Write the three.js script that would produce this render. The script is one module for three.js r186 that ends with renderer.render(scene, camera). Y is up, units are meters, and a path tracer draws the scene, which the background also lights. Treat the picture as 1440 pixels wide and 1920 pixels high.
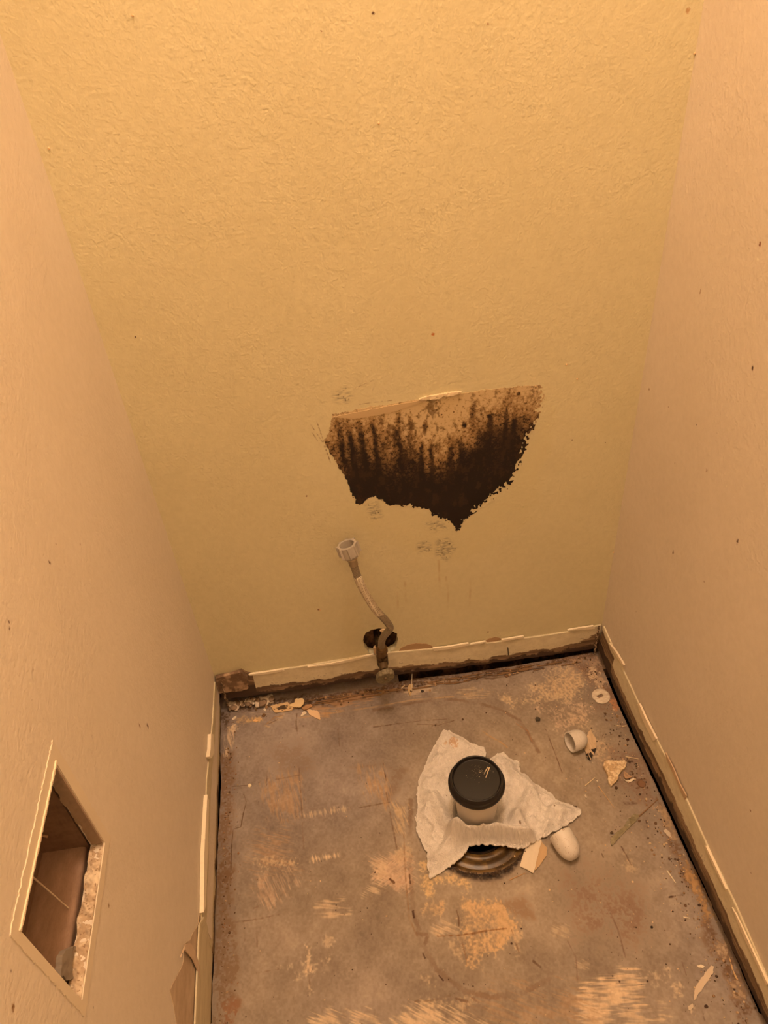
import * as THREE from 'three';
import { mergeGeometries } from 'three/addons/utils/BufferGeometryUtils.js';

// ---------- camera, light, exposure ----------
const scene = new THREE.Scene();
scene.background = new THREE.Color(0x000000);
const camera = new THREE.PerspectiveCamera(66.458, 0.75, 0.02, 20);
camera.position.set(0.27100,1.25000,0.96500);
camera.up.set(0.13973,0.76265,-0.63154);
camera.lookAt(0.32947,0.60696,0.20140);
const renderer = new THREE.WebGLRenderer();
renderer.toneMapping = THREE.LinearToneMapping;
renderer.toneMappingExposure = 0.412;
renderer.shadowMap.enabled = true;
const LAMP = { x: 0.40, y: 2.79, z: 0.36, r: 0.13, color: [1.0, 0.735, 0.55], intensity: 10.6 };

// ---------- helpers ----------
function rng(seed) { let a = seed >>> 0; return () => { a = (a + 0x6D2B79F5) | 0; let t = Math.imul(a ^ (a >>> 15), 1 | a); t = (t + Math.imul(t ^ (t >>> 7), 61 | t)) ^ t; return ((t ^ (t >>> 14)) >>> 0) / 4294967296; }; }
const R0 = rng(7);
const PERM = new Uint8Array(1024), VAL = new Float32Array(256);
{ const p = [...Array(256).keys()]; for (let i = 255; i > 0; i--) { const j = Math.floor(R0() * (i + 1)); [p[i], p[j]] = [p[j], p[i]]; } for (let i = 0; i < 1024; i++) PERM[i] = p[i & 255]; for (let i = 0; i < 256; i++) VAL[i] = R0(); }
function noise(x, y, per = 0) {
  let xi = Math.floor(x), yi = Math.floor(y); const fx = x - xi, fy = y - yi;
  let x1 = xi + 1, y1 = yi + 1;
  if (per) { xi = ((xi % per) + per) % per; yi = ((yi % per) + per) % per; x1 = (xi + 1) % per; y1 = (yi + 1) % per; }
  const u = fx * fx * (3 - 2 * fx), v = fy * fy * (3 - 2 * fy);
  const a = PERM[xi & 255], b = PERM[x1 & 255];
  const A = VAL[PERM[a + (yi & 255)]], B = VAL[PERM[b + (yi & 255)]], C = VAL[PERM[a + (y1 & 255)]], D = VAL[PERM[b + (y1 & 255)]];
  return A + (B - A) * u + (C - A) * v + (A - B - C + D) * u * v;
}
function fbm(x, y, o = 3, per = 0) { let s = 0, a = 0.5, n = 0; for (let i = 0; i < o; i++) { s += a * noise(x, y, per); n += a; a *= 0.5; x = x * 2 + (per ? 0 : 17.3); y = y * 2 + (per ? 0 : 9.1); per *= 2; } return s / n; }
const clamp = (v, a = 0, b = 1) => v < a ? a : v > b ? b : v;
const sstep = (a, b, v) => { const t = clamp((v - a) / (b - a)); return t * t * (3 - 2 * t); };
function polySD(p, x, y) { // positive inside
  let d = 1e9, s = false;
  for (let i = 0, j = p.length - 1; i < p.length; j = i++) {
    const ax = p[i][0], ay = p[i][1], bx = p[j][0], by = p[j][1];
    const ex = bx - ax, ey = by - ay, wx = x - ax, wy = y - ay;
    const t = clamp((wx * ex + wy * ey) / (ex * ex + ey * ey + 1e-12));
    const dx = wx - ex * t, dy = wy - ey * t; d = Math.min(d, dx * dx + dy * dy);
    if ((ay > y) !== (by > y) && x < (bx - ax) * (y - ay) / (by - ay) + ax) s = !s;
  }
  d = Math.sqrt(d); return s ? d : -d;
}
function lineD(p, x, y) { let d = 1e9; for (let i = 0; i + 1 < p.length; i++) { const ax = p[i][0], ay = p[i][1], ex = p[i + 1][0] - ax, ey = p[i + 1][1] - ay, wx = x - ax, wy = y - ay; const t = clamp((wx * ex + wy * ey) / (ex * ex + ey * ey + 1e-12)); const dx = wx - ex * t, dy = wy - ey * t; d = Math.min(d, dx * dx + dy * dy); } return Math.sqrt(d); }
function bbox(p, m = 0) { let a = 1e9, b = -1e9, c = 1e9, d = -1e9; for (const q of p) { a = Math.min(a, q[0]); b = Math.max(b, q[0]); c = Math.min(c, q[1]); d = Math.max(d, q[1]); } return [a - m, b + m, c - m, d + m]; }
function tex(w, h, fn, srgb = true) { // fn(u, v) -> [r,g,b] 0..255 ; v = 0 at the first row
  const d = new Uint8Array(w * h * 4);
  for (let j = 0; j < h; j++) for (let i = 0; i < w; i++) { const c = fn((i + 0.5) / w, (j + 0.5) / h), k = (j * w + i) * 4; d[k] = clamp(c[0], 0, 255); d[k + 1] = clamp(c[1], 0, 255); d[k + 2] = clamp(c[2], 0, 255); d[k + 3] = 255; }
  const t = new THREE.DataTexture(d, w, h, THREE.RGBAFormat); t.magFilter = THREE.LinearFilter; t.minFilter = THREE.LinearFilter;
  if (srgb) t.colorSpace = THREE.SRGBColorSpace; t.wrapS = t.wrapT = THREE.ClampToEdgeWrapping; t.needsUpdate = true; return t;
}
function rep(t, x, y) { const c = t.clone(); c.wrapS = c.wrapT = THREE.RepeatWrapping; c.repeat.set(x, y); c.needsUpdate = true; return c; }
const mix = (a, b, t) => [a[0] + (b[0] - a[0]) * t, a[1] + (b[1] - a[1]) * t, a[2] + (b[2] - a[2]) * t];
const hex = (r, g, b) => new THREE.Color().setRGB(r / 255, g / 255, b / 255, THREE.SRGBColorSpace);
const mat = (c, rough = 0.8, o = {}) => new THREE.MeshStandardMaterial({ color: c.isColor ? c : hex(...c), roughness: rough, side: THREE.DoubleSide, ...o });
const used = {};
function numbered(n) { const k = used[n] = (used[n] === undefined ? 0 : used[n] + 1); return k ? n + '_' + String(k).padStart(3, '0') : n; }
function shade(o) { o.castShadow = o.receiveShadow = true; return o; }
function mesh(name, g, m, parent) { const o = shade(new THREE.Mesh(g, m)); o.name = parent ? name : numbered(name); (parent || scene).add(o); return o; }
function struct(name, g, m) { const o = mesh(name, g, m); o.userData.kind = 'structure'; return o; }
function base(g) { g.computeBoundingBox(); const b = g.boundingBox, p = new THREE.Vector3((b.min.x + b.max.x) / 2, b.min.y, (b.min.z + b.max.z) / 2); g.translate(-p.x, -p.y, -p.z); return p; }
function thing(name, g, m, label, category, group) { const p = base(g); const o = mesh(name, g, m); o.position.copy(p); o.userData = { label, category }; if (group) o.userData.group = group; return o; }
function groupThing(name, label, category, p, group) { const o = new THREE.Group(); o.name = numbered(name); o.position.set(...p); o.userData = { label, category }; if (group) o.userData.group = group; scene.add(o); return o; }
function planar(g, au, u0, u1, av, v0, v1) { const p = g.attributes.position, n = p.count, uv = new Float32Array(n * 2); const get = a => a === 'x' ? i => p.getX(i) : a === 'y' ? i => p.getY(i) : i => p.getZ(i); const U = get(au), V = get(av); for (let i = 0; i < n; i++) { uv[2 * i] = (U(i) - u0) / (u1 - u0); uv[2 * i + 1] = (V(i) - v0) / (v1 - v0); } g.setAttribute('uv', new THREE.BufferAttribute(uv, 2)); return g; }
// sheet cut from a 2-D field (inside > 0), mapped to a thin solid with a top, an underside and an edge
function slab(sd, bb, cell, top, bot, uvf, flip = false) {
  const nx = Math.ceil((bb[1] - bb[0]) / cell), ny = Math.ceil((bb[3] - bb[2]) / cell);
  const f = new Float32Array((nx + 1) * (ny + 1));
  for (let j = 0; j <= ny; j++) for (let i = 0; i <= nx; i++) f[j * (nx + 1) + i] = (i === 0 || j === 0 || i === nx || j === ny) ? Math.min(-1e-5, sd(bb[0] + i * cell, bb[2] + j * cell)) : sd(bb[0] + i * cell, bb[2] + j * cell);
  const P = [], key = new Map(), tri = [], edge = [];
  const id = (k, x, y) => { let v = key.get(k); if (v === undefined) { v = P.length; P.push([x, y]); key.set(k, v); } return v; };
  for (let j = 0; j < ny; j++) for (let i = 0; i < nx; i++) {
    const c = [[i, j], [i + 1, j], [i + 1, j + 1], [i, j + 1]], w = c.map(q => f[q[1] * (nx + 1) + q[0]]);
    if (w[0] <= 0 && w[1] <= 0 && w[2] <= 0 && w[3] <= 0) continue;
    const poly = [];
    for (let k = 0; k < 4; k++) {
      const q = c[k], r = c[(k + 1) % 4], a = w[k], b = w[(k + 1) % 4];
      if (a > 0) poly.push([id(q[1] * (nx + 1) + q[0], bb[0] + q[0] * cell, bb[2] + q[1] * cell), 0]);
      if ((a > 0) !== (b > 0)) {
        const t = a / (a - b), lo = q[0] + q[1] * 1e4 < r[0] + r[1] * 1e4 ? q : r, hz = q[1] === r[1];
        poly.push([id((hz ? 'h' : 'v') + lo[0] + ',' + lo[1], bb[0] + (q[0] + (r[0] - q[0]) * t) * cell, bb[2] + (q[1] + (r[1] - q[1]) * t) * cell), a > 0 ? 1 : 2]);
      }
    }
    for (let k = 1; k + 1 < poly.length; k++) tri.push(poly[0][0], poly[k][0], poly[k + 1][0]);
    for (let k = 0; k < poly.length; k++) { const a = poly[k], b = poly[(k + 1) % poly.length]; if (a[1] === 1 && b[1] === 2) edge.push(a[0], b[0]); }
  }
  const n = P.length, pos = [], uv = [], idx = [];
  const T = P.map(q => top(q[0], q[1])), B = P.map(q => bot(q[0], q[1])), U = P.map(q => uvf ? uvf(q[0], q[1]) : [q[0], q[1]]);
  for (let i = 0; i < n; i++) { pos.push(...T[i]); uv.push(...U[i]); }
  for (let i = 0; i < n; i++) { pos.push(...B[i]); uv.push(...U[i]); }
  for (let i = 0; i < tri.length; i += 3) { const [a, b, c] = [tri[i], tri[i + 1], tri[i + 2]]; if (flip) { idx.push(a, c, b, a + n, b + n, c + n); } else { idx.push(a, b, c, a + n, c + n, b + n); } }
  let k = 2 * n;
  for (let i = 0; i < edge.length; i += 2) { const a = edge[i], b = edge[i + 1]; pos.push(...T[a], ...T[b], ...B[b], ...B[a]); uv.push(...U[a], ...U[b], ...U[b], ...U[a]); if (flip) idx.push(k, k + 1, k + 2, k, k + 2, k + 3); else idx.push(k, k + 2, k + 1, k, k + 3, k + 2); k += 4; }
  const g = new THREE.BufferGeometry(); g.setAttribute('position', new THREE.Float32BufferAttribute(pos, 3)); g.setAttribute('uv', new THREE.Float32BufferAttribute(uv, 2)); g.setIndex(idx); g.computeVertexNormals(); return g;
}
function box(x0, x1, y0, y1, z0, z1) { const g = new THREE.BoxGeometry(x1 - x0, y1 - y0, z1 - z0); g.translate((x0 + x1) / 2, (y0 + y1) / 2, (z0 + z1) / 2); return g; }
// board lofted through stations {b:[x,y,z], t:[x,y,z]}, thick behind the face along -out
function board(st, out, thick, rows = 5) {
  const pos = [], uv = [], idx = []; let len = 0; const L = st.map((s, i) => { if (i) len += Math.hypot(s.b[0] - st[i - 1].b[0], s.b[2] - st[i - 1].b[2]); return len; });
  const ring = []; // cross-section: front face bottom -> top (rounded), then back top -> back bottom
  for (let r = 0; r <= rows; r++) ring.push([r / rows, 0]);
  ring[rows] = [0.985, 0]; ring.push([1, -0.25], [1, -1], [0, -1]); ring.push([0, -0.15]);
  const m = ring.length;
  st.forEach((s, i) => ring.forEach(([h, o]) => { pos.push(...[0, 1, 2].map(k => s.b[k] + (s.t[k] - s.b[k]) * h + out[k] * o * thick)); uv.push(L[i] / len, h); }));
  for (let i = 0; i + 1 < st.length; i++) for (let r = 0; r < m; r++) { const a = i * m + r, b = i * m + (r + 1) % m, c = a + m, d = b + m; idx.push(a, c, b, b, c, d); }
  for (const i of [0, st.length - 1]) for (let r = 1; r + 1 < m; r++) idx.push(i * m, i * m + r, i * m + r + 1);
  let g = new THREE.BufferGeometry(); g.setAttribute('position', new THREE.Float32BufferAttribute(pos, 3)); g.setAttribute('uv', new THREE.Float32BufferAttribute(uv, 2)); g.setIndex(idx); g = g.toNonIndexed(); g.computeVertexNormals(); g.userData = { len }; return g;
}
function tube(pts, r, seg = 60, rs = 14) { return new THREE.TubeGeometry(new THREE.CatmullRomCurve3(pts.map(p => new THREE.Vector3(...p)), false, 'centripetal'), seg, r, rs, false); }
function lathe(pts, seg = 48) { return new THREE.LatheGeometry(pts.map(p => new THREE.Vector2(...p)), seg); }
function rod(a, b, r0, r1, seg = 8, flat = 1) { // tapered bar between two points
  const A = new THREE.Vector3(...a), B = new THREE.Vector3(...b), d = B.clone().sub(A), g = new THREE.CylinderGeometry(r1, r0, d.length(), seg); g.scale(1, 1, flat);
  const y = d.clone().normalize(); let z = new THREE.Vector3(0, 1, 0); if (Math.abs(y.y) > 0.9) z.set(0, 0, 1); const x = new THREE.Vector3().crossVectors(y, z).normalize(); z = new THREE.Vector3().crossVectors(x, y);
  const M = new THREE.Matrix4().makeBasis(x, y, z); M.setPosition(A.add(B).multiplyScalar(0.5)); g.applyMatrix4(M); return g;
}
const RW = 0.748, RH = 2.9, RD = 1.35;

// ---------- wall paint ----------
const stip = tex(768, 768, (u, v) => { const P = 96; const w = 0.9 * fbm(u * 24, v * 24, 2, 24); const n = fbm(u * P + w, v * P + w, 3, P); const m = fbm(u * 210, v * 210, 2, 210); const k = 0.45 + 0.9 * fbm(u * 9, v * 9, 2, 9); const c = clamp(0.5 + ((n - 0.5) * 1.9 * k + (m - 0.5) * 0.5)) * 255; return [c, c, c]; }, false);
const PAINT = [230, 219, 190];
function specks(list) { return (x, y, c) => { for (const [p, r0, col, st] of list) { const r = r0 * 0.72; const dx = x - p[0], dy = (y - p[1]) / (st || 1), d2 = dx * dx + dy * dy; if (d2 < r * r * 2.5) c = mix(c, col, sstep(r * 1.4, r * 0.7, Math.sqrt(d2) + (noise(x * 1500, y * 1500) - 0.5) * r)); } return c; }; }
const DK = [84, 58, 42], BR = [150, 112, 82], PALE = [246, 236, 214];
function paintTex(w, h, u0, u1, v0, v1, extra) {
  return tex(w, h, (u, v) => { const x = u0 + (u1 - u0) * u, y = v0 + (v1 - v0) * v; const n = fbm(x * 6 + 3, y * 6, 3) - 0.5, m = fbm(x * 160, y * 160, 2) - 0.5; let c = [PAINT[0] + n * 9 + m * 7, PAINT[1] + n * 10 + m * 7, PAINT[2] + n * 12 + m * 8]; return extra ? extra(x, y, c) : c; });
}
function wallMat(map, su, sv, bump, rough = 0.62) { return new THREE.MeshStandardMaterial({ map, bumpMap: rep(stip, su / 0.33, sv / 0.33), bumpScale: bump, roughness: rough, side: THREE.DoubleSide }); }

// ---------- wall_back ----------
const backBottom = [[-0.0027,0.0362], [0.2956,0.0359], [0.507,0.0217], [0.7581,0.001]];
{
  const s = new THREE.Shape(); s.moveTo(-0.1, 0.045); s.lineTo(0, 0.045); s.lineTo(0.3, 0.04); s.lineTo(0.5, 0.034); s.lineTo(RW, 0.024); s.lineTo(0.85, 0.024); s.lineTo(0.85, RH); s.lineTo(-0.1, RH); s.closePath();
  const hc = [[0.2857,0.1444],[0.2901,0.154],[0.3012,0.1607],[0.3153,0.1615],[0.3274,0.1575],[0.3391,0.1483],[0.3484,0.1396],[0.3493,0.1247],[0.3465,0.1091],[0.3413,0.0979],[0.3319,0.0926],[0.3172,0.0897],[0.3011,0.0934],[0.2908,0.1],[0.2858,0.1148],[0.2842,0.1314]];
  const h = new THREE.Path(); const pts = []; for (let i = 0; i < hc.length; i++) { const a = hc[i], b = hc[(i + 1) % hc.length]; for (let k = 0; k < 3; k++) { const t = k / 3; pts.push([a[0] + (b[0] - a[0]) * t + (R0() - 0.5) * 0.0016, a[1] + (b[1] - a[1]) * t + (R0() - 0.5) * 0.0016]); } }
  h.moveTo(...pts[0]); pts.slice(1).forEach(p => h.lineTo(...p)); h.closePath(); s.holes.push(h);
  const g = new THREE.ExtrudeGeometry(s, { depth: 0.013, bevelEnabled: false }); g.translate(0, 0, -0.013);
  const Y1 = 1.4; planar(g, 'x', 0, RW, 'y', 0, Y1);
  const sp = specks([[[0.4345,0.7409], 0.0028, [190, 120, 70]], [[0.2128,0.2345], 0.0022, BR], [[0.3795,1.0146], 0.0016, PALE], [[0.5057,1.1009], 0.0014, BR], [[0.3818,1.1216], 0.0018, DK], [[0.3248,1.1106], 0.001, BR], [[0.0113,1.0266], 0.0022, PALE], [[0.1348,1.1413], 0.0016, PALE], [[0.7313,1.0936], 0.003, [196, 158, 112]], [[0.0423,0.7916], 0.0012, DK], [[0.6493,0.5293], 0.0014, DK], [[0.5217,0.1055], 0.0022, BR], [[0.7041,0.5152], 0.001, DK], [[0.2264,0.4919], 0.0016, BR]]);
  const smear = [[[0.2984,0.46],[0.3349,0.4687],[0.375,0.4383],[0.4172,0.4266],[0.4659,0.3771],[0.5041,0.3531],[0.4784,0.2972],[0.433,0.3194],[0.3951,0.3399],[0.3442,0.3413],[0.3238,0.4039]], [[0.3958,0.3569],[0.415,0.3617],[0.4207,0.3393],[0.3981,0.335]], [[0.4292,0.359],[0.4467,0.3619],[0.4623,0.3355],[0.4458,0.3081],[0.4267,0.3251]], [[0.3161,0.4568],[0.3345,0.463],[0.341,0.4288],[0.3254,0.4237]], [[0.2874,0.6663],[0.3057,0.6757],[0.3148,0.6605],[0.3059,0.651],[0.2902,0.655]], [[0.4132,0.3993],[0.4351,0.4033],[0.4471,0.3806],[0.4219,0.3792]]];
  const greys = smear.slice(1).map(p => [p, bbox(p, 0.01)]);
  const fresh = [[0.2966,0.4718],[0.3352,0.4724],[0.3757,0.4498],[0.4172,0.4266],[0.466,0.3812],[0.4974,0.408],[0.5521,0.453],[0.5814,0.5395],[0.6028,0.6166],[0.6229,0.574],[0.6094,0.4696],[0.5901,0.3704],[0.5431,0.3371],[0.4784,0.2972],[0.3949,0.3356],[0.3219,0.3796],[0.2892,0.4265]];
  const fb = bbox(fresh, 0.03);
  const drips = [[[0.4311,0.3129], 0.1], [[0.4453,0.2712], 0.09], [[0.3711,0.2731], 0.06], [[0.3555,0.2495], 0.05], [[0.4855,0.2563], 0.08]];
  const scr = [[[0.2498,0.6217],[0.2634,0.5882],[0.2694,0.5564]], [[0.2588,0.6283],[0.2657,0.5844],[0.271,0.5457]], [[0.2506,0.6069],[0.2599,0.582]], [[0.3242,0.6451],[0.3485,0.6454],[0.3729,0.6445]], [[0.3186,0.6722],[0.3487,0.6822]]];
  const map = paintTex(900, 1600, 0, RW, 0, Y1, (x, y, c) => {
    c = [c[0] - 3, c[1] - 3, c[2] - 15];
    c = sp(x, y, c);
    if (x > fb[0] && x < fb[1] && y > fb[2] && y < fb[3]) { const s = polySD(fresh, x, y), br = noise(x * 60 + y * 90, y * 420 - x * 150); const k = sstep(-0.006, 0.012, s + (fbm(x * 90, y * 90, 2) - 0.5) * 0.02); c = mix(c, [224, 212, 166], k * (0.3 + 0.4 * br)); }
    for (const [p, b] of greys) if (x > b[0] && x < b[1] && y > b[2] && y < b[3]) { const k = sstep(-0.006, 0.006, polySD(p, x, y)) * clamp((noise(x * 200 + y * 300, y * 900) - 0.42) * 3) * 0.75; c = mix(c, [162, 152, 124], k); const d = sstep(-0.004, 0.004, polySD(p, x, y)) * sstep(0.74, 0.84, fbm(x * 420, y * 320, 2)) * 0.8; c = mix(c, [84, 72, 54], d); }
    for (const [p, l] of drips) { const dy = p[1] - y; if (dy > 0 && dy < l) { const dx = Math.abs(x - p[0] - (noise(y * 30, p[0] * 99) - 0.5) * 0.004); if (dx < 0.004) c = mix(c, [196, 164, 112], 0.4 * sstep(0.003, 0.0008, dx) * noise(y * 90, 4) * sstep(l, l * 0.6, dy)); } }
    for (const p of scr) { const d = lineD(p, x, y); if (d < 0.003) c = mix(c, [140, 114, 80], 0.8 * sstep(0.0009, 0.0002, d) * clamp(noise(x * 300, y * 300) * 2 - 0.5)); }
    return c;
  });
  const w = struct('wall_back', g, wallMat(map, RW, Y1, 0.0003));
  // bare stained plaster where a tank hid the wall
  const out = [[0.2832,0.6357],[0.3234,0.6373],[0.3698,0.639],[0.4245,0.6406],[0.4794,0.6417],[0.5345,0.6406],[0.5916,0.6379],[0.6007,0.6265],[0.5995,0.6009],[0.5912,0.5723],[0.5799,0.5398],[0.5727,0.5054],[0.5633,0.4775],[0.5505,0.4552],[0.5219,0.4333],[0.4973,0.412],[0.4739,0.3961],[0.4653,0.3793],[0.4551,0.3907],[0.4476,0.4059],[0.4231,0.4168],[0.4137,0.4304],[0.3995,0.4409],[0.3891,0.4474],[0.3755,0.4475],[0.3575,0.4485],[0.3432,0.4588],[0.3328,0.4713],[0.3199,0.4668],[0.3049,0.4588],[0.2973,0.4792],[0.291,0.51],[0.2832,0.5401],[0.2718,0.5698],[0.266,0.5911],[0.2746,0.6013],[0.2775,0.6189]];
  const pb = bbox(out, 0.012), U = x => (x - 0.2713) / 0.318, V = y => (0.640 - y) / 0.255;
  const rightEdge = [[0.6007,0.6265],[0.5995,0.6009],[0.5912,0.5723],[0.5799,0.5398],[0.5727,0.5054],[0.5633,0.4775],[0.5505,0.4552],[0.5219,0.4333],[0.4973,0.412]];
  const sdM = (x, y) => { const low = sstep(0.55, 0.75, V(y)); let s = polySD(out, x, y) + (fbm(x * 420, y * 420, 2) - 0.5) * (0.004 + 0.007 * low) + (noise(x * 110, y * 110) - 0.5) * (0.003 + 0.007 * low); const d = lineD(rightEdge, x, y); if (d < 0.022 && V(y) > 0.03) s = Math.min(s, (noise(x * 330 + y * 80, y * 260 - x * 120) - 0.5) * 0.012 + (d - 0.004) * 0.55); return s; };
  const ctl = [[0, 0.42], [0.1, 0.36], [0.2, 0.36], [0.35, 0.34], [0.45, 0.42], [0.55, 0.46], [0.65, 0.34], [0.75, 0.24], [0.85, 0.2], [0.95, 0.26], [1.2, 0.5]];
  const thr = u => { for (let i = 0; i + 1 < ctl.length; i++) if (u <= ctl[i + 1][0]) { const t = (u - ctl[i][0]) / (ctl[i + 1][0] - ctl[i][0]); return ctl[i][1] + (ctl[i + 1][1] - ctl[i][1]) * clamp(t); } return 0.5; };
  const streaks = [[290, 320, 770], [350, 310, 770], [420, 300, 740], [535, 330, 480], [560, 262, 560], [680, 390, 800], [735, 400, 620], [970, 235, 400], [1070, 255, 390], [1157, 235, 680], [1205, 250, 460], [236, 300, 560], [845, 400, 560], [905, 420, 760], [625, 280, 420]].map(([X, a, b]) => { const top = 270 - 0.134 * (X - 180); return [(X - 170) / 1160, (a - top) / 690, (b - top) / 690, 0.007 + 0.004 * noise(X, 3)]; });
  const spots = [[705, 330, 0.02, 2], [922, 318, 0.018, 1.6], [1220, 165, 0.014, 1], [798, 272, 0.006, 1], [865, 258, 0.006, 1], [1060, 275, 0.015, 1], [1240, 125, 0.01, 1], [235, 205, 0.01, 1.3]].map(([X, Y, r, st]) => [(X - 170) / 1160, (Y - (270 - 0.134 * (X - 180))) / 690, r, st]);
  const mt = tex(1024, 900, (a, b) => {
    const x = pb[0] + (pb[1] - pb[0]) * a, y = pb[2] + (pb[3] - pb[2]) * b, u = U(x), v = V(y);
    const n1 = fbm(x * 45, y * 40, 3) - 0.5, n2 = fbm(x * 330, y * 330, 3) - 0.5, n3 = noise(x * 1100, y * 1100) - 0.5;
    const n5 = fbm(x * 110, y * 60, 3) - 0.5;
    const core = sstep(0.42, 0.62, u + n1 * 0.1) * sstep(0.86, 0.66, u + n1 * 0.1) + sstep(0.24, 0.42, u) * sstep(0.62, 0.5, u);
    let D = 0.66 * sstep(thr(u) - 0.3, thr(u) + 0.2, v + n1 * 0.2) + 0.42 * clamp(core + 0.45) * sstep(thr(u) - 0.04, thr(u) + 0.28, v + n1 * 0.15);
    D += (u < 0.32 ? 0.26 * sstep(0.32, 0.2, u) * sstep(0.0, 0.12, v) : 0) + 0.14 * sstep(0.66, 0.9, u) * sstep(0.04, 0.2, v) + 0.28 * sstep(0.55, 0.85, v);
    for (const [su, s0, s1, w] of streaks) { const d = Math.abs(u - su - 0.05 * (v - s0) * (su < 0.25 ? 0.6 : -0.2) - (noise(v * 12, su * 50) - 0.5) * 0.008); if (d < w * 2.6 && v > s0 - 0.05 && v < s1 + 0.1) D += 0.42 * sstep(w * 2.2, w * 0.2, d) * sstep(s0 - 0.05, s0 + 0.08, v) * sstep(s1 + 0.1, s1 - 0.2, v) * (0.55 + 0.8 * noise(x * 200, y * 90)); }
    for (const [su, sv, r, st] of spots) { const d = Math.hypot(u - su, (v - sv) * 0.8 / st); if (d < r) D += 0.6 * sstep(r, r * 0.3, d); }
    const sp = sstep(0.1, 0.26, n2 + n3 * 0.3 + (D - 0.45) * 0.3) * (v > 0.03 ? 1 : 0.3);
    D = clamp(D + n5 * 0.34 + n2 * 0.62 * (1 - D * 0.45) + n3 * 0.2 + sp * 0.22);
    const c0 = [216, 192, 148], c1 = [158, 126, 84], c2 = [80, 58, 36], c3 = [30, 20, 12];
    let c = D < 0.36 ? mix(c0, c1, D / 0.36) : D < 0.72 ? mix(c1, c2, (D - 0.36) / 0.36) : mix(c2, c3, clamp((D - 0.72) / 0.26));
    c = mix(c, [84, 62, 38], 0.42 * sstep(0.04, 0.28, n5 + n2 * 0.5));
    return c;
  });
  const mp = mesh('mould_patch', slab(sdM, pb, 0.0011, (x, y) => [x, y, 0.0004], (x, y) => [x, y, 0.0], (x, y) => [(x - pb[0]) / (pb[1] - pb[0]), (y - pb[2]) / (pb[3] - pb[2])]), mat([255, 255, 255], 0.9, { map: mt }), w);
  mp.userData.label = 'unpainted plaster patch black with mould and drip streaks';
  // torn paint lip along the top of the patch and curling flakes
  const lip = [[0.4081,0.6413],[0.4219,0.6448],[0.441,0.6456],[0.4657,0.6463],[0.4739,0.6444],[0.4628,0.6404],[0.4436,0.6409],[0.4408,0.6381],[0.4244,0.6391]];
  mesh('paint_flake', slab((x, y) => polySD(lip, x, y) + (noise(x * 700, y * 700) - 0.5) * 0.0015, bbox(lip, 0.003), 0.0008, (x, y) => [x, y, 0.0025 + 0.0015 * noise(x * 300, y * 300)], (x, y) => [x, y, 0.0003]), mat([240, 218, 178], 0.6), w);
  const band = [[0.2821,0.6304],[0.3231,0.6335],[0.3642,0.6367],[0.408,0.6385],[0.4245,0.6413],[0.4216,0.6364],[0.3967,0.6316],[0.3744,0.6255],[0.3468,0.6234],[0.3221,0.6225],[0.3139,0.6222]];
  mesh('paint_lip', slab((x, y) => polySD(band, x, y) + (noise(x * 400, y * 400) - 0.5) * 0.001, bbox(band, 0.003), 0.0009, (x, y) => [x, y, 0.0013], (x, y) => [x, y, 0.0003]), mat([206, 180, 138], 0.7), w);
  // oval spots of bare brown paper above the skirting
  const ov = [[[0.3461,0.0856],[0.3527,0.0975],[0.3662,0.1043],[0.3826,0.105],[0.402,0.0996],[0.4132,0.0901],[0.4153,0.0816],[0.3979,0.0756],[0.3779,0.0751],[0.3583,0.0797]], [[0.5161,0.08],[0.5243,0.0866],[0.536,0.088],[0.5461,0.0827],[0.5479,0.0773],[0.5346,0.0748],[0.5229,0.075]]];
  for (const p of ov) mesh('bare_paper_spot', slab((x, y) => polySD(p, x, y) + (noise(x * 500, y * 500) - 0.5) * 0.0008, bbox(p, 0.003), 0.001, (x, y) => [x, y, 0.0006], (x, y) => [x, y, 0]), mat([188, 156, 118], 0.85), w);
  // chips on the ring of the pipe hole
  const chip = [[0.3013,0.114],[0.3068,0.1195],[0.3102,0.1215],[0.3087,0.1068],[0.304,0.0955],[0.301,0.1031]];
  mesh('plaster_chip', slab((x, y) => polySD(chip, x, y), bbox(chip, 0.002), 0.0008, (x, y) => [x, y, 0.006], (x, y) => [x, y, 0.001]), mat([214, 186, 146], 0.8), w);
  const chip2 = [[0.3168,0.1572],[0.3222,0.1594],[0.3291,0.1571],[0.327,0.1531],[0.3199,0.1526]];
  mesh('plaster_chip', slab((x, y) => polySD(chip2, x, y), bbox(chip2, 0.002), 0.0008, (x, y) => [x, y, 0.003], (x, y) => [x, y, 0.0]), mat([226, 200, 158], 0.8), w);
  // raised crumbs of paint on the wall face
  const crumbs = [[0.0113,1.0266], [0.1348,1.1413], [0.3795,1.0146], [0.7469,1.0507], [0.2156,0.2339], [0.6286,0.6662], [0.6469,0.6396], [0.7471,0.27]].map(p => { const q = new THREE.IcosahedronGeometry(0.0016, 0); q.scale(1, 1.1, 0.7); q.translate(p[0], p[1], 0.0008); return q; });
  const cr = mesh('paint_nubs', mergeGeometries(crumbs), mat([236, 200, 150], 0.6), w); cr.userData.kind = 'stuff';
}
// dark timber and rubbish inside the wall cavity
const cavTex = tex(512, 128, (u, v) => { const n = fbm(u * 40, v * 14, 3), k = noise(u * 300, v * 90); return mix([52, 36, 24], [130, 98, 70], sstep(0.4, 0.85, n * 0.8 + k * 0.35)); });
struct('trim_1', box(-0.1, 0.85, -0.04, 0.3, -0.06, -0.024), mat([255, 255, 255], 0.95, { map: cavTex }));

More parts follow.
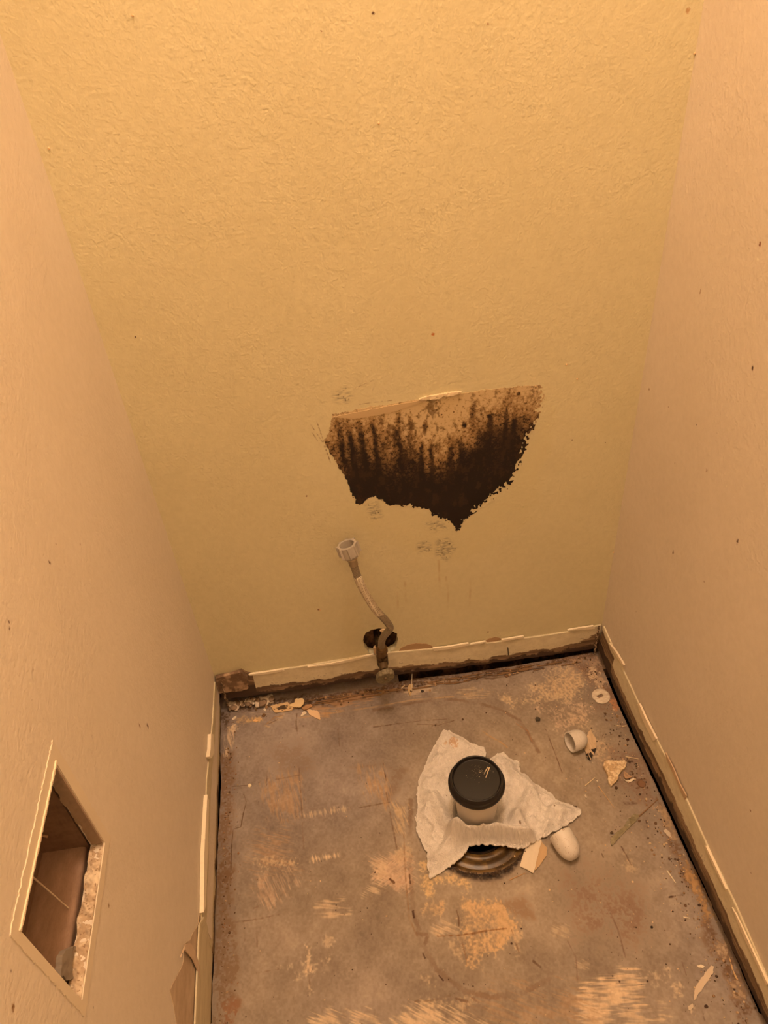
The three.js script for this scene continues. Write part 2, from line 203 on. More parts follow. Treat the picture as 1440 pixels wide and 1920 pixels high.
// ---------- wall_left with the recess ----------
const NZ0 = 0.549, NZ1 = 0.688, NY0 = 0.531, NY1 = 0.673;
{
  const s = new THREE.Shape(); s.moveTo(0, 0.05); s.lineTo(0.45, 0.05); s.lineTo(0.45, 0.112); s.lineTo(RD, 0.112); s.lineTo(RD, RH); s.lineTo(0, RH); s.closePath();
  const h = new THREE.Path(); const r2 = rng(5); const pts = []; const edge = (a, b, n, amp) => { for (let i = 0; i < n; i++) { const t = i / n; pts.push([a[0] + (b[0] - a[0]) * t + (i ? (r2() - 0.5) * amp : 0), a[1] + (b[1] - a[1]) * t + (i ? (r2() - 0.5) * amp : 0)]); } };
  edge([NZ0, NY0], [NZ1, NY0], 26, 0.002); edge([NZ1, NY0], [NZ1, NY1], 26, 0.0006); edge([NZ1, NY1], [NZ0, NY1], 26, 0.0006); edge([NZ0, NY1], [NZ0, NY0], 26, 0.0006);
  h.moveTo(...pts[0]); pts.slice(1).forEach(p => h.lineTo(...p)); h.closePath(); s.holes.push(h);
  const g = new THREE.ExtrudeGeometry(s, { depth: 0.013, bevelEnabled: false }); // local x -> world z
  const m = new THREE.Matrix4().set(0, 0, 1, -0.013, 0, 1, 0, 0, 1, 0, 0, 0, 0, 0, 0, 1); g.applyMatrix4(m); const ix = g.index; if (ix) { for (let i = 0; i < ix.count; i += 3) { const t = ix.getX(i); ix.setX(i, ix.getX(i + 2)); ix.setX(i + 2, t); } }
  g.computeVertexNormals(); planar(g, 'z', 0, 1, 'y', 0, 1.5);
  const sp = specks([[[0.399,0.7692], 0.0016, DK, 1.6], [[0.5044,0.8041], 0.0011, DK, 2.5], [[0.5086,0.8004], 0.0011, DK, 2], [[0.3196,0.7213], 0.0011, BR], [[0.371,0.471], 0.0016, BR, 3.2], [[0.3508,0.442], 0.0018, DK, 3.2], [[0.2436,0.4595], 0.0012, BR], [[0.5087,0.7482], 0.001, BR], [[0.522,0.7467], 0.0016, PALE], [[0.3798,0.5263], 0.0014, PALE], [[0.3572,0.5865], 0.0014, PALE], [[0.5939,0.4952], 0.0022, [150, 120, 84]], [[0.7151,0.672], 0.0012, DK], [[0.7328,0.6562], 0.003, [140, 104, 66]], [[0.6838,0.4999], 0.0009, DK], [[0.5227,0.6134], 0.0009, BR], [[0.3455,0.8208], 0.0016, PALE], [[0.3716,0.8439], 0.0014, PALE], [[0.3706,0.7673], 0.0009, BR]]);
  const w = struct('wall_left', g, wallMat(paintTex(700, 1000, 0, 1, 0, 1.5, (x, y, c) => sp(x, y, [c[0] + 4, c[1] + 1, c[2] + 10])), 1, 1.5, 0.00026));
  // border left by the old paper holder: a skin of paint with broken edges
  const bd = (z, y) => { const n = (noise(z * 420, y * 420) - 0.5) * 0.0024, o = Math.min(z - 0.5365, 0.697 - z, y - 0.519, 0.6865 - y) + n; return Math.min(o, -Math.min(z - NZ0, NZ1 - z, y - NY0, NY1 - y) - 0.0002); };
  mesh('painted_border', slab(bd, [0.53, 0.703, 0.512, 0.693], 0.0014, (z, y) => [0.0009, y, z], (z, y) => [0.0, y, z], (z, y) => [z * 3, y * 3], true), mat([232, 216, 190], 0.6), w);
  // bright broken paint along the top edge of the opening
  mesh('torn_paint_edge', slab((z, y) => Math.min(0.0011 - Math.abs(y - NY1 - 0.0002), z - NZ0, NZ1 + 0.001 - z) + (noise(y * 500, z * 500) - 0.5) * 0.0012, [NZ0 - 0.003, NZ1 + 0.004, NY1 - 0.004, NY1 + 0.004], 0.0006, (z, y) => [0.0022, y, z], (z, y) => [0.0, y, z], (z, y) => [z, y], true), mat([248, 228, 196], 0.6), w);
  // timber box behind the opening
  const wood = tex(256, 256, (u, v) => { const n = fbm(u * 5, v * 60, 3), k = fbm(u * 30, v * 30, 2); return mix([112, 84, 62], [156, 124, 98], clamp(n * 0.7 + k * 0.4)); });
  const wm = mat([255, 255, 255], 0.75, { map: wood }), dust = mat([188, 168, 152], 0.9, { map: tex(256, 256, (u, v) => { const n = fbm(u * 12, v * 12, 4), k = noise(u * 120, v * 120); return mix([196, 176, 160], [244, 224, 208], clamp(n * 0.9 + k * 0.25)); }) });
  mesh('side_panel', box(-0.075, -0.017, 0.48, 0.72, 0.53, 0.546), wm, w);
  mesh('side_panel', box(-0.075, -0.013, 0.48, 0.72, 0.7, 0.716), wm, w);
  mesh('back_panel', box(-0.088, -0.062, 0.48, 0.72, 0.53, 0.716), wm, w);
  mesh('top_panel', box(-0.075, -0.013, 0.69, 0.706, 0.53, 0.716), wm, w);
  const bp = new THREE.ExtrudeGeometry((() => { const q = new THREE.Shape(); q.moveTo(-0.062, 0.506); q.lineTo(-0.02, 0.506); q.lineTo(-0.02, 0.52); q.quadraticCurveTo(-0.02, 0.5255, -0.026, 0.5255); q.lineTo(-0.062, 0.5255); q.closePath(); return q; })(), { depth: 0.154, bevelEnabled: false, curveSegments: 6 }); bp.translate(0, 0, 0.546); planar(bp, 'x', -0.07, 0, 'z', 0.54, 0.7);
  mesh('bottom_panel', bp, dust, w);
  mesh('wood_splinter', rod([-0.0605, [0.5795,0.5631][1], [0.5795,0.5631][0]], [[-0.0255,0.606][0], 0.5275, [-0.0255,0.606][1]], 0.0011, 0.0006, 5), mat([214, 190, 160]), w);
  mesh('wood_splinter', rod([-0.055, 0.562, 0.5472], [-0.046, 0.556, 0.5472], 0.0004, 0.0022, 4, 0.4), mat([186, 150, 116]), w);
  mesh('wood_splinter', rod([-0.0612, 0.556, 0.655], [-0.0612, 0.545, 0.668], 0.0008, 0.0004, 4), mat([196, 160, 120]), w);
  // crumbling plaster sill and ragged reveal
  const sillT = tex(256, 256, (u, v) => { const n = fbm(u * 22, v * 22, 3), k = noise(u * 90, v * 90); let c = mix([190, 164, 134], [226, 206, 176], sstep(0.3, 0.7, n)); return k > 0.84 ? mix(c, [146, 116, 88], 0.8) : c; });
  mesh('plaster_sill', slab((z, x) => Math.min(z - 0.549, 0.695 - z, -0.0002 - x, x + 0.0135 + 0.006 * (fbm(z * 60, 3, 2) - 0.5) - 0.006 * sstep(0.66, 0.69, z)), [0.545, 0.7, -0.024, 0.002], 0.0012, (z, x) => [x, 0.5315 + 0.004 * (fbm(z * 160, x * 160, 3) - 0.5) + 0.0012 * noise(z * 700, x * 700), z], (z, x) => [x, 0.523, z], (z, x) => [z * 8, (x + 0.03) * 8]), mat([255, 255, 255], 0.95, { map: rep(sillT, 1, 1) }), w);
  mesh('plaster_reveal', slab((y, x) => Math.min(y - 0.535, 0.668 - y, -0.0002 - x, x + 0.012 + 0.008 * (fbm(y * 70, 8, 3) - 0.6)), [0.53, 0.674, -0.026, 0.002], 0.0012, (y, x) => [x, y, 0.5508 + 0.0008 * noise(y * 400, x * 400)], (y, x) => [x, y, 0.5485], (y, x) => [y, x]), mat([166, 140, 116], 0.95), w);
  const gl = [[0.6632,0.5631],[0.6563,0.5574],[0.6481,0.5422],[0.6445,0.5361],[0.6563,0.538],[0.6653,0.5364],[0.6694,0.5311],[0.6754,0.5434],[0.6753,0.5547],[0.6796,0.5605],[0.6697,0.5615]], gb = bbox(gl, 0.003);
  mesh('mortar_lump', slab((z, y) => polySD(gl, z, y) + (noise(z * 400, y * 400) - 0.5) * 0.001, gb, 0.001, (z, y) => [-0.0105 + 0.002 * fbm(z * 200, y * 200, 2), y, z], (z, y) => [-0.0145, y, z], (z, y) => [z, y], true), mat([146, 132, 116], 0.95), w);
  // torn paper face low on the wall and the paint curling off it
  const torn = [[0.5189,0.2092],[0.5023,0.1788],[0.4832,0.1606],[0.4689,0.1402],[0.4525,0.136],[0.4279,0.088],[0.4194,0.0572],[0.5559,0.0351],[0.5918,0.0293],[0.6345,0.1867],[0.6116,0.2198],[0.5985,0.2387],[0.5891,0.26],[0.5703,0.2393],[0.5481,0.2138],[0.5366,0.2046],[0.5299,0.2063]];
  const tb = bbox(torn, 0.006);
  const tt = tex(256, 256, (u, v) => { const n = fbm(u * 9 + v * 3, v * 26, 3), k = fbm(u * 60, v * 60, 2); return mix([186, 160, 132], [218, 196, 168], clamp(n * 1.1 - 0.1 + (k - 0.5) * 0.3)); });
  mesh('torn_paper', slab((z, y) => Math.min(polySD(torn, z, y) + (noise(z * 300, y * 300) - 0.5) * 0.0016, y - 0.125), tb, 0.0024, (z, y) => [0.0007, y, z], (z, y) => [0, y, z], (z, y) => [(z - tb[0]) / (tb[1] - tb[0]), (y - tb[2]) / (tb[3] - tb[2])], true), mat([255, 255, 255], 0.9, { map: tt }), w);
  const flap = [[0.5578,0.256],[0.5394,0.2364],[0.5191,0.2092],[0.5074,0.182],[0.5086,0.1548],[0.5158,0.132],[0.5306,0.1307],[0.5263,0.1507],[0.5234,0.1737],[0.527,0.1986],[0.5282,0.2068],[0.5309,0.2226],[0.5432,0.2393]];
  const fb = bbox(flap, 0.003);
  mesh('paint_curl', slab((z, y) => polySD(flap, z, y), fb, 0.0018, (z, y) => [0.002 + 0.006 * sstep(fb[0], fb[1], z) + 0.002 * noise(z * 120, y * 120), y, z], (z, y) => [0.0012 + 0.006 * sstep(fb[0], fb[1], z), y, z], (z, y) => [z, y], true), mat([216, 190, 160], 0.8), w);
}
struct('trim_2', box(-0.09, -0.045, -0.04, 0.3, -0.04, RD), mat([255, 255, 255], 0.95, { map: rep(cavTex, 2, 1) }));

// ---------- wall_right, wall_front, ceiling ----------
{
  const g = box(RW, RW + 0.013, 0.03, RH, 0, RD); planar(g, 'z', 0, 1, 'y', 0, 1.5);
  const sp = specks([[[0.1855,0.4393], 0.002, DK, 1.8], [[0.3177,0.5797], 0.0018, DK, 2.4], [[0.2745,0.4677], 0.0013, BR], [[0.2572,0.7859], 0.002, DK, 1.8], [[0.2147,0.9095], 0.002, [110, 50, 24], 1.4], [[0.1152,0.8122], 0.0014, BR, 2.5], [[0.0272,0.6222], 0.0012, BR, 1.8], [[0.0917,0.632], 0.0011, BR], [[0.1387,0.5687], 0.0011, BR], [[0.1718,0.6549], 0.0009, DK], [[0.2174,0.8944], 0.0022, PALE], [[0.1649,0.6999], 0.0022, PALE], [[0.2675,0.6263], 0.0018, PALE], [[0.2186,0.6147], 0.0011, BR, 3], [[0.1168,0.2383], 0.001, BR], [[0.4974,0.2652], 0.0018, BR], [[0.4985,0.1972], 0.001, BR], [[0.539,0.18], 0.0012, BR]]);
  struct('wall_right', g, wallMat(paintTex(700, 1000, 0, 1, 0, 1.5, (x, y, c) => sp(x, y, [c[0] + 4, c[1] + 1, c[2] + 10])), 1, 1.5, 0.00026));
  struct('trim_3', box(RW + 0.045, RW + 0.09, -0.04, 0.3, -0.04, RD), mat([255, 255, 255], 0.95, { map: rep(cavTex, 2, 1) }));
  struct('wall_front', box(-0.1, 0.85, -0.03, RH, RD, RD + 0.05), mat([238, 232, 218], 0.5));
  struct('ceiling', box(-0.1, 0.85, RH, RH + 0.05, -0.1, RD + 0.05), mat([236, 226, 208], 0.8));
}

// ---------- floor ----------
const FX0 = -0.03, FX1 = 0.79, FZ0 = -0.03, FZ1 = 1.1;
const CUP = [0.4307, 0.3005], FL = [0.43, 0.3125], FLR = 0.088;
{
  const TAN = [206, 180, 144], ORG = [210, 176, 132], PNK = [204, 176, 150], LT = [220, 196, 164];
  // [polygon, colour, strength, edge softness, streak angle or null]
  const P = [
    [[[0.3751,0.4371],[0.3852,0.4356],[0.3937,0.4418],[0.4094,0.4444],[0.4287,0.4461],[0.4346,0.4549],[0.4412,0.4669],[0.4493,0.479],[0.4554,0.4861],[0.4462,0.4906],[0.4409,0.4927],[0.4296,0.5057],[0.4127,0.5102],[0.3978,0.5136],[0.3826,0.5183],[0.3771,0.5288],[0.3688,0.5317],[0.367,0.5187],[0.3661,0.5012],[0.3631,0.4859],[0.3662,0.4637]], ORG, 0.95, 0.006, null],
    [[[0.3166,0.4353],[0.3272,0.4307],[0.3459,0.4354],[0.3445,0.4431],[0.3333,0.4506],[0.322,0.4503],[0.3134,0.4442]], ORG, 0.85, 0.005, null],
    [[[0.3262,0.366],[0.3356,0.3659],[0.3336,0.386],[0.3477,0.3917],[0.3679,0.3918],[0.3874,0.3951],[0.3976,0.4019],[0.3897,0.4154],[0.3753,0.4047],[0.353,0.3993],[0.3323,0.4024],[0.3353,0.4225],[0.3279,0.418],[0.3205,0.4037]], [216, 186, 138], 0.9, 0.005, null],
    [[[0.2652,0.3591],[0.283,0.3535],[0.3033,0.3656],[0.2997,0.4035],[0.287,0.3948],[0.2742,0.391],[0.2609,0.3904],[0.2487,0.3817],[0.2543,0.3641]], PNK, 0.95, 0.006, 2.6],
    [[[0.3475,0.4923],[0.3652,0.4981],[0.3619,0.5207],[0.3531,0.5107]], TAN, 0.5, 0.004, null], [[[0.3264,0.4618],[0.3618,0.4691],[0.3575,0.482],[0.3286,0.4758]], LT, 0.5, 0.006, 0.6],
    [[[0.2501,0.3456],[0.3081,0.3529],[0.303,0.4003],[0.2644,0.3913]], PNK, 0.75, 0.007, 0.7],
    [[[0.2948,0.2595],[0.3141,0.2658],[0.3055,0.3122],[0.2918,0.3071]], TAN, 0.75, 0.006, 1.3],
    [[[0.0806,0.1764],[0.1308,0.176],[0.1303,0.2422],[0.0845,0.2428]], [182, 150, 118], 0.7, 0.014, 1.4], [[[0.2427,0.1804],[0.2872,0.1853],[0.2841,0.2488],[0.2639,0.2363]], [190, 156, 120], 0.7, 0.01, 1.45],
    [[[0.138,0.2493],[0.2162,0.2485],[0.217,0.2545],[0.1404,0.2549]], LT, 0.75, 0.004, 1.4], [[[0.144,0.3275],[0.1927,0.3292],[0.1936,0.3338],[0.1462,0.3331]], LT, 0.95, 0.003, 1.4], [[[0.0596,0.3223],[0.1234,0.3292],[0.1243,0.3359],[0.0621,0.3292]], TAN, 0.5, 0.005, null],
    [[[0.0627,0.2757],[0.1045,0.2857],[0.113,0.3327],[0.0719,0.3463]], [184, 152, 122], 0.6, 0.02, 0.4], [[[0.0772,0.0533],[0.1135,0.0387],[0.1072,0.0465],[0.0831,0.0562]], TAN, 0.8, 0.004, 0.5],
    [[[0.2926,0.337],[0.3077,0.3396],[0.3077,0.3554],[0.2902,0.3525]], TAN, 0.5, 0.006, null],
    [[[0.0632,0.3521],[0.1092,0.3368],[0.1157,0.3609],[0.1025,0.3786],[0.075,0.3911],[0.0653,0.3798]], PNK, 0.7, 0.008, 1.2], [[[0.056,0.3173],[0.125,0.3265],[0.1246,0.3343],[0.0635,0.3265]], TAN, 0.5, 0.006, null],
    [[[0.1502,0.4084],[0.1655,0.4014],[0.1944,0.4086],[0.2002,0.4238],[0.1734,0.4241]], LT, 0.75, 0.005, 0.2], [[[0.2531,0.3536],[0.266,0.3532],[0.2599,0.3977],[0.2323,0.4004],[0.2518,0.3839]], LT, 0.7, 0.007, 0.6],
    [[[0.1323,0.4631],[0.1367,0.4682],[0.1378,0.4966],[0.1326,0.4978]], LT, 0.85, 0.003, null], [[[0.0892,0.4855],[0.1124,0.4856],[0.1127,0.4899],[0.0903,0.4885]], LT, 0.75, 0.003, null], [[[0.1241,0.4836],[0.145,0.4849],[0.1442,0.4976],[0.1257,0.4967]], LT, 0.45, 0.005, null],
    [[[0.1545,0.4831],[0.1683,0.4854],[0.1675,0.4889],[0.1542,0.4868]], LT, 0.75, 0.003, null], [[[0.1109,0.4943],[0.1178,0.4944],[0.1173,0.5049],[0.1138,0.5043]], LT, 0.6, 0.003, null], [[[0.1326,0.5167],[0.1371,0.5174],[0.1355,0.5254],[0.1321,0.5245]], LT, 0.7, 0.003, null], [[[0.1614,0.4544],[0.173,0.4574],[0.1708,0.4693],[0.1602,0.4698]], LT, 0.5, 0.003, null],
    [[[0.1355,0.5594],[0.1625,0.5548],[0.1793,0.5663],[0.1721,0.5724],[0.169,0.582],[0.1344,0.5766]], LT, 0.85, 0.006, 0.5], [[[0.1927,0.5645],[0.2196,0.5629],[0.2271,0.5739],[0.2342,0.5865],[0.189,0.5794]], LT, 0.85, 0.006, 0.5],
    [[[0.1473,0.4852],[0.1498,0.4835],[0.1891,0.5112],[0.1842,0.5146]], TAN, 0.15, 0.01, null],
    [[[0.52,0.5836],[0.5449,0.5737],[0.5851,0.5714],[0.6062,0.573],[0.5971,0.5959],[0.5986,0.6165],[0.5721,0.6056],[0.554,0.6128],[0.5423,0.6241],[0.5254,0.6182],[0.5189,0.6039]], LT, 1, 0.006, 0.15], [[[0.5127,0.5995],[0.5301,0.6156],[0.5428,0.6226],[0.5507,0.6319],[0.5214,0.6402],[0.5042,0.6246]], LT, 0.8, 0.006, 0.2], [[[0.5614,0.6238],[0.5805,0.6236],[0.5995,0.6331],[0.6182,0.6246],[0.6173,0.6359],[0.5945,0.6453],[0.5603,0.6367]], LT, 0.75, 0.006, 0.2],
    [[[0.2501,0.5814],[0.2864,0.5687],[0.3273,0.5752],[0.3567,0.5981],[0.3784,0.6178],[0.2441,0.5968]], LT, 0.9, 0.008, 0.6], [[[0.2872,0.5637],[0.3293,0.5653],[0.3618,0.5755],[0.3529,0.5809],[0.3053,0.57]], TAN, 0.6, 0.006, null], [[[0.3603,0.5821],[0.4247,0.5855],[0.4928,0.5896],[0.5084,0.6122],[0.4521,0.6229],[0.3807,0.6085]], [180, 146, 112], 0.5, 0.02, 0.5],
    [[[0.3302,0.4685],[0.3488,0.4677],[0.3473,0.4752],[0.3326,0.4774]], LT, 0.6, 0.003, 0.6], [[[0.6491,0.5974],[0.6583,0.5988],[0.6526,0.6116],[0.6436,0.6102]], LT, 0.6, 0.004, null], [[[0.6561,0.6256],[0.6632,0.6267],[0.658,0.6342],[0.6533,0.6318]], LT, 0.7, 0.003, null], [[[0.6111,0.5755],[0.6451,0.5792],[0.6409,0.5891],[0.6102,0.5877]], LT, 0.5, 0.006, null],
    [[[0.4421,0.4908],[0.4553,0.4949],[0.445,0.5252],[0.4407,0.5263]], TAN, 0.7, 0.003, null], [[[0.2968,0.5303],[0.316,0.5334],[0.314,0.5437],[0.2973,0.5393]], TAN, 0.5, 0.005, null],
    [[[0.5064,0.4956],[0.5266,0.497],[0.523,0.5079],[0.503,0.5065]], LT, 0.4, 0.004, 0.6], [[[0.525,0.5509],[0.5375,0.5493],[0.5352,0.5562],[0.5233,0.556]], LT, 0.4, 0.004, 0.6],
    [[[0.5558,0.0945],[0.5957,0.094],[0.631,0.1086],[0.6671,0.0996],[0.6949,0.0765],[0.6887,0.0546],[0.6579,0.0444],[0.622,0.0501],[0.6035,0.0673],[0.6318,0.0848],[0.6094,0.0926]], TAN, 0.75, 0.012, null], [[[0.5976,0.1102],[0.6412,0.1184],[0.6839,0.1186],[0.6771,0.1482],[0.6456,0.1649],[0.6194,0.1563],[0.6158,0.1368]], PNK, 0.7, 0.01, null],
    [[[0.4506,0.0464],[0.4736,0.0487],[0.5118,0.058],[0.5033,0.0654],[0.471,0.0605]], TAN, 0.6, 0.006, 0.1], [[[0.5275,0.0691],[0.5396,0.0674],[0.5467,0.0788],[0.5379,0.0871],[0.5273,0.0831]], TAN, 0.75, 0.005, null], [[[0.3445,0.018],[0.3914,0.0207],[0.4103,0.0284],[0.4016,0.0392],[0.3622,0.0337]], LT, 0.6, 0.005, 0.1], [[[0.3932,0.0106],[0.4573,0.0144],[0.4576,0.0208],[0.3983,0.0199]], TAN, 0.75, 0.004, 0.1],
    [[[0.6614,0.2039],[0.6851,0.2024],[0.683,0.2365],[0.6658,0.2277]], TAN, 0.6, 0.01, null], [[[0.6301,0.0258],[0.6839,0.0327],[0.6952,0.0658],[0.6893,0.0913],[0.6693,0.0941],[0.6443,0.0695],[0.6235,0.0656]], TAN, 0.6, 0.01, null], [[[0.6069,0.121],[0.6302,0.1316],[0.6368,0.1607],[0.6199,0.1726],[0.6097,0.1465]], PNK, 0.6, 0.008, null],
    [[[0.6187,0.1338],[0.6521,0.1225],[0.6654,0.1425],[0.6689,0.1785],[0.6639,0.2041],[0.6528,0.1801],[0.6414,0.1554]], TAN, 0.35, 0.012, null],
    [[[0.6899,0.0129],[0.7344,0.0189],[0.7356,0.0337],[0.7267,0.0411],[0.7001,0.0202]], LT, 0.5, 0.008, null], [[[0.7198,0.0488],[0.7337,0.0566],[0.7385,0.0778],[0.7239,0.09],[0.7151,0.0859],[0.717,0.0687]], LT, 0.75, 0.006, null], [[[0.7292,0.1203],[0.737,0.1265],[0.7395,0.1621],[0.7285,0.1601],[0.7272,0.1365]], [204, 140, 96], 0.7, 0.006, null],
    [[[0.7305,0.3346],[0.7378,0.3411],[0.7429,0.3979],[0.7339,0.3963]], TAN, 0.6, 0.006, null], [[[0.7311,0.4249],[0.7405,0.4359],[0.7388,0.52],[0.7325,0.519],[0.7309,0.4574]], [200, 158, 104], 0.75, 0.006, null], [[[0.7275,0.5532],[0.7368,0.5567],[0.734,0.5761],[0.7237,0.5705]], LT, 0.7, 0.005, null], [[[0.7241,0.6051],[0.7362,0.6108],[0.7356,0.6327],[0.7257,0.6275]], LT, 0.6, 0.006, null], [[[0.6484,0.4059],[0.6556,0.4119],[0.6572,0.438],[0.6471,0.434],[0.6405,0.4235]], TAN, 0.45, 0.004, null],
    [[[0.1722,0.0342],[0.1983,0.0317],[0.2046,0.0402],[0.1982,0.0555],[0.1765,0.0474]], [214, 160, 100], 0.55, 0.005, 0.1], [[[0.0211,0.0287],[0.0348,0.025],[0.0502,0.032],[0.0674,0.0311],[0.0724,0.0403],[0.0604,0.0441],[0.0399,0.0444],[0.0297,0.0445]], [222, 182, 124], 0.85, 0.004, null], [[[0.006,0.0462],[0.0196,0.0437],[0.0205,0.0549],[0.0079,0.0546]], LT, 0.8, 0.004, null], [[[0.0382,0.0215],[0.0606,0.0216],[0.0882,0.0205],[0.0915,0.0257],[0.064,0.0264],[0.0416,0.0263]], LT, 0.7, 0.004, 0.1],
    [[[0.0048,0.051],[0.0196,0.0467],[0.0168,0.0602],[0.0059,0.109],[0.0027,0.0918]], LT, 0.8, 0.004, 1.4], [[[0.1951,0.0179],[0.2532,0.0177],[0.3116,0.0175],[0.3096,0.0321],[0.2483,0.0354],[0.2201,0.0447]], [196, 154, 110], 0.6, 0.008, 0.1],
  ].map(([p, c, s, e, a]) => [p, c, s, e, a, bbox(p, e * 3 + 0.004)]);
  const BRN = [104, 78, 58], RED = [150, 106, 78], BLK = [44, 32, 24];
  const D = [ // dirt: polygon, colour, strength, softness
    [[[-0.0061,0.2935],[0.0173,0.2975],[0.0202,0.3987],[0.0288,0.4372],[0.0314,0.4686],[0.0343,0.4799],[0.0248,0.5015],[0.0249,0.5139],[0.0318,0.5312],[0.0253,0.5493],[0.0256,0.5691],[-0.005,0.5643],[-0.0067,0.4404]], [122, 96, 72], 0.75, 0.007], [[[-0.0074,0.0995],[0.0129,0.1065],[0.0195,0.1748],[0.0148,0.2335],[0.0191,0.3511],[-0.006,0.3468],[-0.0048,0.2008]], [120, 90, 64], 0.7, 0.008],
    [[[0.0048,0.5188],[0.025,0.518],[0.033,0.5313],[0.0254,0.5518],[0.0055,0.5487]], RED, 0.75, 0.006], [[[-0.0085,0.0065],[0.0123,0.0146],[0.0062,0.0542],[-0.0023,0.0527]], [80, 60, 44], 0.8, 0.006],
    [[[0.1905,0.0094],[0.2917,0.008],[0.3608,0.0001],[0.4623,0.0068],[0.5517,0.0069],[0.634,0.0098],[0.7402,0.005],[0.7362,0.0166],[0.631,0.0201],[0.527,0.0235],[0.4531,0.0178],[0.374,0.0236],[0.2892,0.0281],[0.1887,0.0334]], [88, 62, 42], 0.85, 0.006], [[[0.0296,0.0178],[0.0883,0.0153],[0.1501,0.029],[0.2265,0.0276],[0.2282,0.0087],[0.1516,0.0006],[0.0886,0.0016],[0.0121,0.002],[-0.0066,0.0152]], [78, 56, 38], 0.85, 0.006],
    [[[0.6792,0.0099],[0.7394,0.0172],[0.7365,0.1285],[0.7224,0.149],[0.7035,0.1378],[0.7021,0.0655]], [120, 92, 72], 0.6, 0.012], [[[0.6729,0.0096],[0.7384,0.0076],[0.7398,0.0629],[0.7413,0.0982],[0.7394,0.1781],[0.7384,0.1958],[0.7296,0.183],[0.7296,0.1464],[0.7355,0.1142],[0.7272,0.0807],[0.7151,0.0505],[0.6966,0.0182]], [116, 84, 62], 0.55, 0.012],
    [[[0.6917,0.2148],[0.7424,0.2419],[0.7372,0.3304],[0.7211,0.3329],[0.6951,0.3096],[0.6689,0.2633]], [126, 98, 78], 0.6, 0.014], [[[0.7356,0.3221],[0.7398,0.3362],[0.7409,0.4025],[0.7467,0.4736],[0.7388,0.52],[0.7393,0.5651],[0.7429,0.6587],[0.7201,0.6551],[0.7202,0.5777],[0.7232,0.5485],[0.7308,0.5081],[0.7225,0.4445],[0.7288,0.3856]], [104, 72, 48], 0.7, 0.007],
    [[[0.7089,0.5461],[0.729,0.5454],[0.7385,0.5846],[0.7376,0.6491],[0.7246,0.6382],[0.7202,0.5777]], [112, 82, 56], 0.5, 0.008],
    [[[0.224,0.1707],[0.2889,0.1728],[0.3279,0.1958],[0.3057,0.2318],[0.2837,0.2516],[0.3001,0.1939],[0.2876,0.1822],[0.2427,0.1804]], [112, 88, 68], 0.45, 0.006], [[[0.0878,0.1102],[0.1341,0.1086],[0.1607,0.1464],[0.1422,0.1718],[0.1094,0.15]], [122, 98, 80], 0.45, 0.02],
    [[[0.553,0.4283],[0.6114,0.434],[0.6402,0.4922],[0.6042,0.5212],[0.5514,0.5087],[0.5377,0.4752]], [138, 108, 88], 0.6, 0.03], [[[0.436,0.4502],[0.4704,0.4478],[0.4788,0.4773],[0.456,0.4696]], [132, 96, 66], 0.5, 0.008], [[[0.5704,0.4529],[0.5905,0.474],[0.6366,0.4903],[0.6167,0.5125],[0.5649,0.5081]], [124, 96, 78], 0.4, 0.02],
    [[[0.6752,0.3181],[0.6959,0.3251],[0.6971,0.3275],[0.678,0.3275]], [84, 58, 44], 0.6, 0.003], [[[0.6752,0.2413],[0.7083,0.2479],[0.7215,0.2509],[0.7196,0.253],[0.6927,0.2481]], [62, 40, 28], 0.85, 0.0025], [[[0.7164,0.2837],[0.7307,0.2887],[0.7236,0.3037],[0.7115,0.3016]], [110, 76, 52], 0.7, 0.003],
    [[[0.7087,0.1436],[0.7148,0.1459],[0.7115,0.1523],[0.7064,0.1502]], [64, 42, 28], 0.85, 0.0015], [[[0.7257,0.0499],[0.7282,0.0517],[0.7272,0.0605],[0.7242,0.0599]], [56, 38, 26], 0.85, 0.0015], [[[0.7291,0.0811],[0.7377,0.0802],[0.736,0.0849],[0.7288,0.0847]], [50, 34, 24], 0.9, 0.0015],
  ].map(([p, c, s, e]) => [p, c, s, e, bbox(p, e * 3 + 0.004)]);
